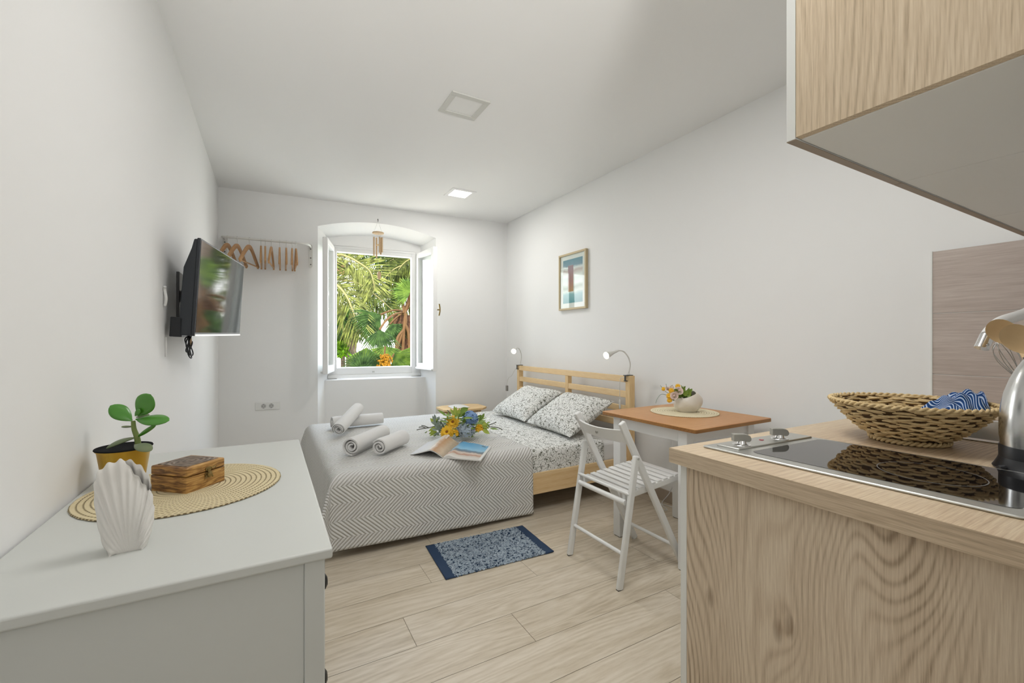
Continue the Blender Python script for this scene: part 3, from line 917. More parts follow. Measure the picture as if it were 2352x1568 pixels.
def fatleaf(p, q, w, th, up, mat, droop=0):
    p, q, up = V(p), V(q), V(up); ax = (q - p); ln = ax.length; ax.normalize()
    sd = ax.cross(up).normalized(); nn = sd.cross(ax).normalized()

    def fn(u, v):
        a = 2 * PI * u; pr = (math.sin(PI * v ** 1.25) ** .62 if 0 < v < 1 else 0) * (.92 if v > .1 else .9)
        pr = max(pr, .10 * (1 - v))
        return p + ax * ln * v + sd * math.cos(a) * w * 1.3 * pr + nn * (math.sin(a) * th * pr ** .7 - droop * math.sin(PI * v) * -1)
    G().grid(14, 16, fn, wrapu=True).obj('leaf', mat, t, smooth=180)


c = pv(307, 968, fp); toward = -VD
fatleaf(pv(317, 955, fp - .005), pv(346, 905, fp - .012), .0215, .004, toward + VR * .1, M['leafdark'])
fatleaf(pv(303, 966, fp), pv(253, 931, fp - .01), .0165, .005, toward * .8 + V((0, 0, .8)), M['leafdark'])
fatleaf(pv(312, 962, fp - .006), pv(389, 966, fp - .02), .016, .005, toward * .7 + V((0, 0, .9)), M['leafdark'])
fatleaf(pv(316, 1003, fp), pv(358, 975, fp - .01), .006, .006, V((0, 0, 1)) + toward * .3, M['leafdark'])
fatleaf(pv(313, 1004, fp - .002), pv(243, 1030, fp - .035), .011, .005, V((0, 0, 1)) + toward * .25, M['leafgrey'], .004)
fatleaf(pv(306, 979, fp), pv(278, 980, fp - .015), .004, .003, V((0, 0, 1)), M['leafgrey'])
fatleaf(pv(312, 958, fp), pv(344, 952, fp + .01), .006, .004, V((0, 0, 1)) + toward * .3, M['leafgrey'])
fatleaf(pv(310, 955, fp - .01), pv(322, 940, fp - .016), .006, .003, toward, M['leafdark'])
fatleaf(pv(309, 1021, fp - .05), pv(348, 1035, fp - .078), .012, .004, V((0, 0, 1)) + toward * .5, M['leafgrey'], .003)

# scallop shell vase
fv = -.222 * SY + 1.03 * CY
def shell_vase():
    t = thing('shell_vase', 'white ceramic scallop shell vase at the front of the chest of drawers', 'vase', (-.222, 1.03, DZ))
    out = [(250, 1269), (238, 1255), (229, 1228), (222, 1197), (217, 1160), (215, 1125), (218, 1100), (228, 1080), (246, 1066), (268, 1058), (285, 1055), (303, 1060), (320, 1070), (335, 1086), (345, 1105), (347, 1118), (350, 1135), (353, 1155), (355, 1175), (353, 1195), (349, 1215), (343, 1236), (337, 1252), (333, 1268)]
    O = V((-.222, 1.03, DZ)); nrm = V((-O.x, -O.y, 0)).normalized(); yw = math.radians(-6)
    nrm = V((nrm.x * math.cos(yw) - nrm.y * math.sin(yw), nrm.x * math.sin(yw) + nrm.y * math.cos(yw), 0))
    X = V((-nrm.y, nrm.x, 0)); D = -nrm
    if X.dot(VR) < 0: X = -X

    def onpl(u, v):
        d = VD + VR * ((u - 1176) / 1000) + V((0, 0, (784 - v) / 1000)); E0 = V((0, 0, CAM_H))
        q = E0 + d * ((O - E0).dot(nrm) / d.dot(nrm)); return V(((q - O).dot(X), q.z - DZ, 0))
    P = [onpl(u, v) for u, v in out]; x00 = (P[0].x + P[-1].x) / 2; O = O + X * x00
    for q in P: q.x -= x00
    P = spline(P, 8); n = len(P) - 1
    base0, base1 = V((P[0].x, .0, 0)), V((P[-1].x, .0, 0)); NR = 17; TH = .024
    slot0, slot1 = .44, .67

    def surf(side):
        def fn(a, r):
            i = a * n; k = min(int(i), n - 1); o = P[k].lerp(P[k + 1], i - k)
            rib = math.cos(2 * PI * NR * a)
            sc = 1 + .016 * rib * r ** 3
            b = base0.lerp(base1, .10 + .80 * a ** .55)
            slot = math.sin(PI * (a - slot0) / (slot1 - slot0)) ** .6 if slot0 < a < slot1 else 0
            if side < 0: sc -= .12 * slot * r ** 3
            q = b.lerp(o * sc, r ** .85)
            d = TH * (1 - r ** 2.6) ** .62 * (.62 + .38 * math.sin(PI * min(r * 1.1 + .12, 1)))
            d += .0024 * rib * r * (1 - r ** 8) + .0005 * math.sin(r * 150) * (rib > -.3) * r * (1 - r)
            gap = .0075 * slot
            d = max(d, gap * r ** 3)
            q.y = max(q.y, 0)
            return O + X * q.x + V((0, 0, q.y)) + D * d * side
        return fn
    g = G(); g.grid(150, 36, surf(-1)); g.grid(150, 36, surf(1))
    bt = [O + X * x + D * y + V((0, 0, .0005)) for x, y in [(P[-1].x * math.cos(q), .014 * math.sin(q)) for q in [2 * PI * i / 24 for i in range(24)]]]
    g.add(bt, [tuple(range(24))])
    g.obj('vase_body', M['ceramic'], t, smooth=60)


shell_vase()

# ================================================================ BED
HX = 2.42
bed = thing('bed', 'pine double bed with slatted headboard against the right wall', 'bed', (1.4, 3.35, 0))
for y0, y1 in ((2.478, 2.524), (4.171, 4.215)):
    G().box((HX, y0, 0), (HX + .055, y1, .905)).obj('post', M['pinez'], bed, smooth=0, bevel=.003)
G().box((HX, 3.268, .28), (HX + .045, 3.312, .852)).obj('post', M['pinez'], bed, smooth=0, bevel=.003)
for z0, z1, x0 in ((.853, .903, HX - .002), (.733, .783, HX + .004), (.622, .670, HX + .004), (.505, .555, HX + .004), (.39, .44, HX + .004)):
    o = G().box((x0, 2.524, z0), (x0 + .024, 4.171, z1)).obj('headboard_slat', M['pine'], bed, smooth=0, bevel=.003)
G().box((.31, 2.500, .132), (HX, 2.524, .277)).obj('side_rail', M['pinex'], bed, smooth=0, bevel=.003)
G().box((.31, 4.171, .132), (HX, 4.195, .277)).obj('side_rail', M['pinex'], bed, smooth=0, bevel=.003)
G().box((.31, 2.524, .132), (.335, 4.171, .277)).obj('foot_rail', M['pine'], bed, smooth=0, bevel=.003)
for y in (2.64, 4.02): G().box((.42, y, 0), (.468, y + .045, .215)).obj('leg', M['pinez'], bed, smooth=0, bevel=.003)
G().box((1.35, 3.33, 0), (1.40, 3.38, .2)).obj('leg', M['pinez'], bed, smooth=0)
G().box((.335, 3.33, .16), (HX, 3.37, .215)).obj('mid_beam', M['pinex'], bed, smooth=0)
g = G()
for k in range(22): g.box((.40 + k * .092, 2.526, .215), (.46 + k * .092, 4.169, .233))
g.obj('slat_base', M['pine'], bed, smooth=0)
ZM = .428
o = G().prism(rrect(.36, 2.530, 2.412, 4.165, .05, 5), (.235, ZM - .012)).obj('mattress', M['cotton'], smooth=40, bevel=.03, bseg=4)
tag(o, 'white mattress on the pine bed, bare at the pillow end', 'mattress')


def drape(x0, x1, y0, y1, z, dx0, dx1, dy0, dy1, rad, nx, ny, wob, seed, th, name, mat, flare=0.0, edge=None):
    """cloth lying on the box top x0..x1, y0..y1 at height z, hanging dx/dy over its edges"""
    def fold(t, lo, hi):
        q = rad * PI / 2
        if t < lo + rad:
            e = lo + rad - t
            if e < q: return lo + rad - rad * math.sin(e / rad), rad * (1 - math.cos(e / rad))
            return lo, rad + e - q
        if t > hi - rad:
            e = t - hi + rad
            if e < q: return hi - rad + rad * math.sin(e / rad), rad * (1 - math.cos(e / rad))
            return hi, rad + e - q
        return t, 0
    ua, ub = x0 - dx0, x1 + dx1; va, vb = y0 - dy0, y1 + dy1

    def fn(u, v):
        s = ua + (ub - ua) * u; t = va + (vb - va) * v
        xx = x1 if (dx1 == 0) else None
        X, a = fold(s, x0, x1 + (9 if dx1 == 0 else 0)); Y, b = fold(t, y0, y1)
        d = (a ** 4 + b ** 4) ** .25
        k = min(a, b)
        X -= (flare * a + .32 * k) * (1 if s < (x0 + x1) / 2 else -1) * (a > 0)
        Y -= (flare * b + .32 * k) * (1 if t < (y0 + y1) / 2 else -1) * (b > 0)
        n1 = nz(s, t, seed, 3.1) * .6 + nz(s, t, seed + 5, 9) * .3
        dz = wob * n1 * (1 if d < .02 else .25)
        out = wob * 1.6 * nz(s * 4 + t, t * .7, seed + 9, 1.0) * min(d * 6, 1)
        if b > a: Y -= out * (1 if t < (y0 + y1) / 2 else -1)
        elif a > 0: X -= out
        if edge and v < .2: d += edge(u) * max(0, (.2 - v) / .2)
        return V((X, Y, z - d + dz)), (s, t)
    return G().grid(nx, ny, fn).obj(name, mat, smooth=180, solid=th)


o = drape(1.30, 2.19, 2.512, 4.185, ZM + .003, 0, 0, .155, .155, .035, 60, 110, .004, 3, .003, 'bed_sheet', M['sheet'])
tag(o, 'white bed sheet with dark squiggle print over the pillow half of the bed', 'bed sheet')
o = drape(.295, 1.55, 2.492, 4.205, ZM + .016, .34, 0, .405, .36, .05, 120, 170, .006, 11, .009, 'quilt', M['quilt'], .03, edge=lambda u: -.045 + .045 * u)
tag(o, 'light grey chevron quilt spread over the foot half of the bed', 'quilt')
ZQ = ZM + .022


def pillow(c, ax, ay, w, h, th, seed, label):
    ax, ay = V(ax).normalized(), V(ay); ay = (ay - ax * ay.dot(ax)).normalized(); an = ax.cross(ay)
    g = G()

    def mk(sd):
        def fn(u, v):
            a, b = u * 2 - 1, v * 2 - 1
            e = max((1 - abs(a) ** 3.2), 0) ** .5 * max((1 - abs(b) ** 3.2), 0) ** .5
            pin = 1 - .10 * (1 - a * a) * abs(b) ** 3; pin2 = 1 - .10 * (1 - b * b) * abs(a) ** 3
            k = th * e * (1 + .18 * nz(a * 2, b * 2, seed)) + .004 * nz(a * 7, b * 7, seed + 3) * e
            return V(c) + ax * a * w / 2 * pin2 + ay * b * h / 2 * pin + an * k * sd, (u * w + seed, v * h)
        return fn
    g.grid(40, 30, mk(1)); g.grid(40, 30, mk(-1))
    o = g.obj('pillow', M['sheet'], smooth=180)
    tag(o, label, 'pillow', 'patterned pillows on the bed')


pillow((2.165, 3.60, .586), (.0, 1, .0), (.40, .02, .225), .64, .48, .075, 1.3, 'squiggle patterned pillow at the window side of the headboard')
pillow((2.165, 2.925, .582), (.03, 1, .0), (.40, -.03, .225), .66, .49, .078, 6.1, 'squiggle patterned pillow beside the dining table')


# rolled towels
def towel(p, d, r, ln, turns, seed, label, squash=.95, lift=0, spin=0):
    p, d = V(p), V(d).normalized(); up = V((0, 0, 1)); up = (up - d * up.dot(d)).normalized(); sd = d.cross(up)
    n = int(turns * 28); ri = .012; pit = (r - ri) / turns; th = pit * .74
    g = G(); vs = []; L_ = 12
    for j in range(L_ + 1):
        q = j / L_
        for i in range(n + 1):
            a = 2 * PI * turns * i / n + spin; rr = ri + (r - ri - th / 2) * i / n
            k = 1 + .05 * nz(a * .8, q * 2, seed)
            inset = .006 * math.sin(a * .7 + seed) if j in (0, L_) else 0
            for w in (-th / 2, th / 2):
                ro = (rr + w) * k
                if j in (0, L_): ro -= w * .35
                vs.append(p + d * (ln * q + inset * (1 if j == 0 else -1)) + (sd * math.cos(a) + up * math.sin(a) * squash) * ro)
    w_ = 2 * (n + 1)
    fs = []
    for j in range(L_):
        for i in range(n):
            b = j * w_ + i * 2; c = b + w_
            fs += [(b, c, c + 2, b + 2), (b + 1, b + 3, c + 3, c + 1)]
        b = j * w_ + n * 2; c = b + w_; fs.append((b, c, c + 1, b + 1)); b = j * w_; c = b + w_; fs.append((b, b + 1, c + 1, c))
    for j in (0, L_):
        for i in range(n):
            b = j * w_ + i * 2; fs.append((b, b + 2, b + 3, b + 1) if j == 0 else (b, b + 1, b + 3, b + 2))
    g.add(vs, fs); o = g.obj('rolled_towel', M['towel'], smooth=50)
    tag(o, label, 'towel', 'rolled white towels on the quilt')


towel((.452, 2.87, ZQ + .062), (.40, .50, .0), .066, .44, 2.6, 1, 'large rolled towel in the front pair, the longer one nearer the chest of drawers', spin=1.0)
towel((.605, 2.80, ZQ + .054), (.36, .35, .0), .058, .30, 2.4, 5, 'shorter rolled towel in the front pair, beside the open magazine')
towel((.86, 3.84, ZQ + .055), (-1, -.04, .0), .058, .41, 2.6, 9, 'rolled towel lying flat under the crossed one, near the window')
towel((.455, 3.475, ZQ + .062), (.195, .32, .098), .054, .40, 3.6, 14, 'rolled towel leaning across the top of another near the window')

# open magazine
g0 = V((.940, 2.548, ZQ)); gd = V((.262, .345, 0)).normalized(); rd = V((.174, -.177, 0)).normalized(); ld = V((-.150, .168, 0)).normalized()
t = thing('magazine', 'open magazine lying on the grey quilt in front of the flowers', 'magazine', (.94, 2.72, ZQ))


def page_mat(name, right):
    m = NT(name); co = m.coords('UV'); sx = m.n('ShaderNodeSeparateXYZ'); m.l(co, sx.inputs[0]); x, y = sx.outputs[0], sx.outputs[1]
    n = m.noise(co, 6, 4)
    yy = m.math('ADD', y, m.math('MULTIPLY', m.math('SUBTRACT', n, .5), .16))
    if right:
        c = m.ramp(yy, [(.0, 'd7d3cc'), (.16, 'c9c1b6'), (.22, 'b37f62'), (.34, 'd3c4b6'), (.40, '7d7f83'), (.48, '5f7f95'), (.55, '8fc0db'), (.75, '6fb0d6'), (.97, '5ea2cc')])
        edge = m.math('GREATER_THAN', x, .93); c = m.mix(edge, c, 'dfdfdc')
        tit = m.math('MULTIPLY', m.math('MULTIPLY', m.math('GREATER_THAN', x, .74), m.math('LESS_THAN', x, .86)), m.math('MULTIPLY', m.math('GREATER_THAN', y, .90), m.math('LESS_THAN', y, .94)))
        c = m.mix(tit, c, '2b3640')
    else:
        c = m.ramp(m.math('ADD', x, m.math('MULTIPLY', m.math('SUBTRACT', n, .5), .2)), [(0., 'a9977f'), (.12, 'cbb79c'), (.3, 'b98c60'), (.42, 'd6cabb'), (.5, 'dedede'), (1., 'd4d4da')])
    return m.bsdf(c, .3, 0, .5)


def lh(u, b=1.0): return (.040 * math.sin(PI * min(u / .42, 1) * .5) if u < .42 else .040 * max(0, 1 - (u - .42) / .58) ** 1.2) * b
PL = .34


def rp(u, v): return g0 + rd * (.246 * u) + gd * (PL * v) + V((0, 0, .009 + .012 * math.exp(-((u - .16) / .12) ** 2) * (u > .0) * min(u / .08, 1) + .014 * v * math.sin(PI * min(u * 1.2, 1))))


def lp(u, v): return g0 + ld * (.235 * u) + gd * (PL * v) + V((0, 0, .004 + lh(u, 1 + .55 * v)))


G().grid(24, 10, lambda u, v: (rp(u, v), (u, v))).obj('right_page', page_mat('page_sea', True), t, smooth=180)
G().grid(24, 10, lambda u, v: (lp(u, v) + V((0, 0, .001)), (u, v))).obj('left_page', page_mat('page_house', False), t, smooth=180)
g = G()
for a, b in ((0, 1),):
    g.grid(20, 1, lambda u, v: rp(u, 0) * v + V((rp(u, 0).x, rp(u, 0).y, ZQ + .001)) * (1 - v))
    g.grid(10, 1, lambda u, v: rp(1, u) * v + V((rp(1, u).x, rp(1, u).y, ZQ + .001)) * (1 - v))
    g.grid(20, 1, lambda u, v: lp(u, 0) - V((0, 0, .007 * (1 - v) * (1 - u * .6))))
g.obj('page_edges', M['paper'], t, smooth=60)
G().grid(20, 8, lambda u, v: lp(u, v) - V((0, 0, .007 * (1 - u * .6)))).obj('cover', M['paper'], t, smooth=180)
# one sheet caught half turned near the spine
G().grid(14, 8, lambda u, v: (g0 + gd * (PL * (.35 + .65 * v)) + V((0, 0, .006)) + ld * (.10 * math.sin(u * 2.2) - .02 * v) + V((0, 0, (.030 + .036 * v) * math.sin(min(u * 2.0, 2.2)))), (u * .42, v))).obj('turning_page', bpy.data.materials['page_house'], t, smooth=180)


# ---------------------------------------------------------------- flowers
def basis(n):
    n = V(n).normalized(); a = n.cross(V((0, 0, 1)))
    if a.length < 1e-3: a = V((1, 0, 0))
    a.normalize(); return a, n.cross(a).normalized(), n


def leaf(g, p, q, w, up, fold=.25, curl=.15):
    p, q, up = V(p), V(q), V(up); ax = q - p; ln = ax.length; ax = ax / ln
    sd = ax.cross(up)
    if sd.length < 1e-3: sd = ax.cross(V((1, 0, .3)))
    sd.normalize(); nn = sd.cross(ax)
    g.grid(4, 7, lambda u, v: p + ax * ln * v + sd * (u * 2 - 1) * w * (math.sin(PI * v ** .8) + .04) + nn * (abs(u * 2 - 1) * w * fold - curl * ln * v * v))


def gerbera(c, n, R, parent, petal, eye):
    a, b, n = basis(n); c = V(c); g = G()
    for ring, (cnt, rr, tilt) in enumerate(((18, 1.0, .12), (16, .86, .28), (14, .6, .5))):
        for k in range(cnt):
            q = 2 * PI * (k + ring * .5) / cnt + random.uniform(-.08, .08); d = a * math.cos(q) + b * math.sin(q); sd = n.cross(d)
            L2 = R * rr * random.uniform(.92, 1.05); w = R * .14
            g.grid(2, 4, lambda u, v: c + d * (R * .16 + (L2 - R * .16) * v) + sd * (u * 2 - 1) * w * (math.sin(PI * min(v * .85 + .12, 1))) + n * (tilt * R * v * (1 - .75 * v) + .004 * ring + .1 * w * (1 - abs(u * 2 - 1))))
    o = g.obj('gerbera', petal, parent, smooth=180)
    m = frame(c + n * .004, a, b, n)
    G().lathe([(.0001, R * .16), (R * .14, R * .14), (R * .24, R * .08), (R * .27, 0)], 14, m).obj('flower_eye', eye, o)
    return o


def florets(name, c, R, cnt, size, mat, parent, squash=.8, seed=0, pet=4, lower=-.2):
    random.seed(seed); g = G(); c = V(c)
    for k in range(cnt):
        z = random.uniform(lower, 1); q = random.uniform(0, 2 * PI); r = math.sqrt(max(1 - z * z, 0))
        d = V((r * math.cos(q), r * math.sin(q), z * squash)); a, b, n = basis(d)
        p = c + d * R * random.uniform(.82, 1.05); f0 = random.uniform(0, 6)
        for j in range(pet):
            e = f0 + 2 * PI * j / pet; x = a * math.cos(e) + b * math.sin(e); s_ = n.cross(x)
            g.add([p, p + x * size * .55 + s_ * size * .38 + n * size * .12, p + x * size + n * size * .2, p + x * size * .55 - s_ * size * .38 + n * size * .12], [(0, 1, 2, 3)])
    return g.obj(name, mat, parent, smooth=0)


def rose(c, n, R, parent, mat):
    a, b, n = basis(n); c = V(c); g = G()
    for ring in range(5):
        rr = R * (.18 + .2 * ring); cnt = 3 + ring
        for k in range(cnt):
            q0 = 2 * PI * k / cnt + ring * .7
            g.grid(5, 4, lambda u, v: c + (a * math.cos(q0 + (u - .5) * 2.0) + b * math.sin(q0 + (u - .5) * 2.0)) * rr * (.75 + .3 * v + .18 * (ring / 4) * v * v) + n * R * ((.75 - .12 * ring) * math.sin(v * 1.6) + .08 * (1 - (2 * u - 1) ** 2)))
    g.ball(c + n * R * .5, (R * .34, R * .34, R * .34), 10, 6)
    return g.obj('rose', mat, parent, smooth=180)


bq = thing('bouquet', 'bouquet of yellow gerberas and blue blooms lying on the grey quilt', 'bouquet', (1.30, 3.05, ZQ))
F_ = 3.22
random.seed(5)
g = G()                                         # dark leaf bed under the blooms
for k in range(150):
    u = random.gauss(1060, 26); v = random.uniform(955, 1003); f = random.uniform(3.14, 3.42)
    p = pv(u, v, f); p.z = max(p.z, ZQ + .01)
    d = V((random.uniform(-1, 1), random.uniform(-1, 1), random.uniform(.0, .7))).normalized()
    q = p + d * random.uniform(.04, .085); q.z = max(q.z, ZQ + .006)
    leaf(g, p, q, random.uniform(.008, .014), V((0, 0, 1)) - VD * .5)
for (u, v, u2, v2, w) in ((1058, 948, 1075, 936, .026), (1098, 962, 1108, 958, .02), (1100, 975, 1118, 985, .018), (1100, 962, 1105, 952, .018)):
    leaf(g, pv(u, v, 3.3), pv(u2, v2, 3.3), w, -VD + V((0, 0, .4)))
g.obj('foliage', M['bqleaf'], bq, smooth=180)
g = G()
for (u, v, u2, v2, w) in ((1048, 955, 1043, 932, .014), (1046, 956, 1034, 938, .013), (1050, 956, 1056, 937, .013), (1046, 955, 1048, 934, .012), (1052, 957, 1066, 946, .012),
                          (1002, 975, 988, 960, .016), (1004, 972, 1000, 958, .012), (1003, 985, 985, 997, .014), (1003, 980, 983, 990, .012), (1004, 990, 986, 1001, .010),
                          (1100, 972, 1124, 984, .014), (1104, 970, 1120, 976, .014), (1108, 985, 1125, 996, .015), (1098, 966, 1116, 970, .013)):
    f = 3.24 if v2 > 975 else 3.34
    leaf(g, pv(u, v, f), pv(u2, v2, f), w, -VD + V((0, 0, .5)), .15, .1)
g.obj('lime_leaves', M['bqlime'], bq, smooth=180)
g = G()
for k in range(46):
    u = random.uniform(996, 1024); v = random.uniform(964, 1000); f = random.uniform(3.18, 3.32); p = pv(u, v, f); p.z = max(p.z, ZQ + .012)
    d = (VR * random.uniform(-1, .5) + V((0, 0, random.uniform(-.1, 1))) - VD * random.uniform(-.3, .6)).normalized()
    q = p + d * random.uniform(.025, .05); q.z = max(q.z, ZQ + .006); leaf(g, p, q, .009, -VD + V((0, 0, .6)), .1, .05)
g.obj('sage_sprigs', M['sage'], bq, smooth=180)
g = G()
for pts in (((1000, 978), (985, 982), (970, 984), (957, 987)), ((985, 982), (975, 978), (968, 977)), ((978, 983), (970, 980), (962, 981)), ((1112, 977), (1125, 975), (1140, 969)), ((1112, 981), (1130, 980), (1145, 982), (1154, 987)), ((1035, 950), (1030, 944), (1027, 942))):
    pp = [pv(u, v, 3.30) for u, v in pts]
    for p in pp: p.z = max(p.z, ZQ + .006)
    g.tube(spline(pp, 4), .0035, 6)
g.obj('twigs', M['bqstem'], bq, smooth=60)
nf = -VD + V((0, 0, .55)) + VR * .05
gerbera(pv(1040, 969, 3.19), nf, .056, bq, M['yellow'], M['yellowc'])
gerbera(pv(1027, 992, 3.12), nf - VR * .25, .054, bq, M['yellow'], M['yellowc'])
florets('yellow_spray', pv(1043, 996, 3.12), .032, 60, .013, M['yellow'], bq, .9, 3)
florets('yellow_spray', pv(1101, 986, 3.16), .024, 46, .014, M['yellow'], bq, 1.5, 4)
florets('blue_hydrangea', pv(1080, 961, 3.24), .056, 150, .017, M['hyd'], bq, .95, 6, lower=-.5)
florets('dusty_hydrangea', pv(1069, 990, 3.18), .066, 190, .020, M['dusty'], bq, .8, 8, pet=3, lower=-.4)

# ================================================================ NIGHTSTAND, LAMPS
t = thing('nightstand', 'small pine side table with clipped corners behind the bed', 'side table', (1.84, 4.42, 0))
ZN = .455
poly = [(1.60, 4.33), (1.68, 4.25), (2.02, 4.25), (2.10, 4.33), (2.10, 4.56), (2.02, 4.62), (1.68, 4.62), (1.60, 4.56)]
G().prism(poly, (ZN - .022, ZN)).obj('top', M['pinex'], t, smooth=0, bevel=.003)
for x in (1.69, 1.98):
    for y in (4.29, 4.55): G().box((x, y, 0), (x + .035, y + .035, ZN - .022)).obj('leg', M['pinez'], t, smooth=0)
g = G().box((1.69, 4.30, ZN - .085), (2.015, 4.315, ZN - .022)).box((1.69, 4.56, ZN - .085), (2.015, 4.575, ZN - .022)); g.obj('apron', M['pinex'], t, smooth=0)
o = G().grid(12, 8, lambda u, v: V((1.70 + .20 * u + .02 * v, 4.33 + .2 * v, ZN + .004 + .012 * math.sin(PI * u) * v))).obj('paper_sheet', M['paper'], smooth=180, solid=.002)
tag(o, 'white paper sheet on the small pine side table', 'paper')

fb = 2.447 * SY + 2.515 * CY


def lamp():
    t = thing('clamp_lamp', 'white gooseneck reading lamp clamped to the headboard post beside the dining table', 'reading lamp', (2.447, 2.515, .905), 'reading lamps on the headboard')
    b = V((2.447, 2.515, .905))
    g = G().box((2.402, 2.492, .905), (2.472, 2.53, .9105)).box((2.402, 2.505, .868), (2.409, 2.518, .905)).box((2.402, 2.498, .862), (2.424, 2.524, .868))
    g.obj('clamp', M['darkmetal'], t, smooth=0, bevel=.0015)
    G().lathe([(.0001, .9105), (.014, .9105), (.014, .918), (.0065, .922), (.0065, .93)], 14, T(2.447, 2.515, 0)).obj('neck_base', M['lampwhite'], t, smooth=50)
    px = [(1446, 858), (1447.5, 838), (1444, 822), (1436, 810), (1430, 806), (1424, 805), (1418, 805.8)]
    pts = [b + V((0, 0, .02))] + [pv(u, v, fb - .009 * i) for i, (u, v) in enumerate(px)][1:]
    sp = spline(pts, 7); G().tube(sp, .0052, 8).obj('gooseneck', M['lampwhite'], t, smooth=60)
    e = sp[-1]; tip = pv(1393, 816, fb - .125); d = (tip - e).normalized(); ln = (tip - e).length + .004
    a, b2, n = basis(d); m = frame(e, a, b2, n)
    sh = G().lathe([(.0075, -.012), (.0085, 0), (.011, ln * .35), (.020, ln * .72), (.0285, ln), (.027, ln), (.018, ln * .72), (.009, ln * .35)], 24, m).obj('lamp_shade', M['lampwhite'], t, smooth=60)
    G().lathe([(.0001, ln - .012), (.0245, ln - .012), (.0245, ln - .008), (.0001, ln - .006)], 20, m).obj('bulb', M['bulb'], t, smooth=50)
    t['tip'] = [tip.x, tip.y, tip.z]; t['dir'] = [d.x, d.y, d.z]
    return t


lp1 = lamp()
rot = T(2.447, 4.19, .905) @ Rz(math.radians(40)) @ T(-2.447, -2.515, -.905)
lp2 = dup(lp1, rot, 'white gooseneck reading lamp clamped to the headboard near the window wall')
for c in list(kids(lp2)):
    if c.name.startswith('clamp.'):                # the clamp stays square to the post
        w_ = wm(c).copy(); c.parent = None; c.matrix_parent_inverse = Matrix.Identity(4)
        c.location = c0_ = V((2.4365, 4.188, .862)); c.rotation_euler = (0, 0, 0); par(c, lp2)
G().tube(spline([(2.405, 2.515, .888), (2.398, 2.545, .89), (2.398, 2.56, .86), (2.400, 2.565, .80), (2.402, 2.565, .70)], 6), .002, 6).obj('lamp_cord', M['lampwhite'], lp1)
G().lathe([(.0001, 0), (.006, .004), (.0085, .02), (.0085, .06), (.005, .075), (.0001, .08)], 12, T(2.402, 2.565, .64)).obj('cord_switch', M['lampwhite'], lp1, smooth=50)
G().tube(spline([(2.405, 4.19, .875), (2.40, 4.22, .86), (2.405, 4.30, .79), (2.41, 4.35, .768), (2.415, 4.40, .75), (2.42, 4.44, .70), (2.42, 4.45, .66)], 6), .0022, 6).obj('lamp_cord', M['lampwhite'], lp2)
G().box((2.408, 4.435, .595), (2.432, 4.462, .658)).obj('cord_switch', plain('switch_grey', (.28, .27, .25, 1), .4), lp2, smooth=0, bevel=.004)

# ================================================================ DINING TABLE
t = thing('dining_table', 'small square dining table with brown top and white legs by the right wall', 'table', (2.13, 1.75, 0))
mt_ = T(2.134, 1.752, 0) @ Rz(math.radians(1.0))
G().prism(rrect(-.328, -.335, .328, .335, .012, 4), (.720, .740), mt_).obj('tabletop', [M['oaktable']], t, smooth=30, bevel=.002)
G().prism(rrect(-.3285, -.3355, .3285, .3355, .012, 4), (.7205, .737), mt_).obj('top_edge', M['tableedge'], t, smooth=30)
for x, y in ((-.315, .20), (.21, .20), (-.315, -.27), (.21, -.27)):
    x += .012; y += .005
    q = G().box((x, y, .003), (x + .055, y + .055, .72), mt_).obj('leg', M['white'], t, smooth=0, bevel=.003)
    G().box((x + .004, y + .004, 0), (x + .051, y + .051, .003), mt_).obj('foot_glide', M['darkmetal'], q, smooth=0)
for a, b in (((-.293, -.215), (-.273, .205)), ((.235, -.215), (.255, .205))): G().box((a[0], a[1], .655), (b[0], b[1], .72), mt_).obj('apron', M['white'], t, smooth=0)
for y in (-.255, .215): G().box((-.248, y, .655), (.222, y + .02, .72), mt_).obj('apron', M['white'], t, smooth=0)
coil('table_placemat', 2.205, 1.80, .74, .196, M['straw2'], 'pale round placemat on the brown table', 'placemat', th=.004)

# cream shell bowl with flowers
VX, VY, VZ = 2.215, 1.80, .744
fl = thing('flower_bowl', 'cream shell shaped bowl of yellow and blush flowers on the brown table', 'flower vase', (VX, VY, VZ))


def bowl():
    g = G(); R_, H_ = .085, .125
    # nautilus-like shell: fat round back at right, mouth open up and to the left
    def fn(u, v):
        a = 2 * PI * u; z = v; prof = math.sin(PI * min(.16 + .84 * z * .66, 1)) ** .8
        x = math.cos(a); y = math.sin(a)
        lob = 1 + .10 * x - .12 * (x < 0) * abs(x) * z
        rim = (.62 + .40 * (.5 + .5 * x) ** 1.4 + .06 * (x < -.6))
        h = H_ * z * (rim if z > .4 else (rim * (z / .4) + (1 - z / .4) * .8))
        rr = R_ * prof * lob
        tw = .0035 * math.sin(5 * a + 6 * z)
        inw = -.030 * max(x, 0) * z ** 3
        return V((VX, VY, VZ)) + VR * ((rr + tw + inw) * x * 1.02 + .006) + VD * ((rr + tw) * y * .85) + V((0, 0, h))
    g.grid(48, 22, fn, wrapu=True)
    bt = [fn(i / 48, 0) for i in range(48)]; g.add(bt, [tuple(range(47, -1, -1))])
    g.obj('bowl', M['ceramic2'], fl, smooth=180, solid=.005)


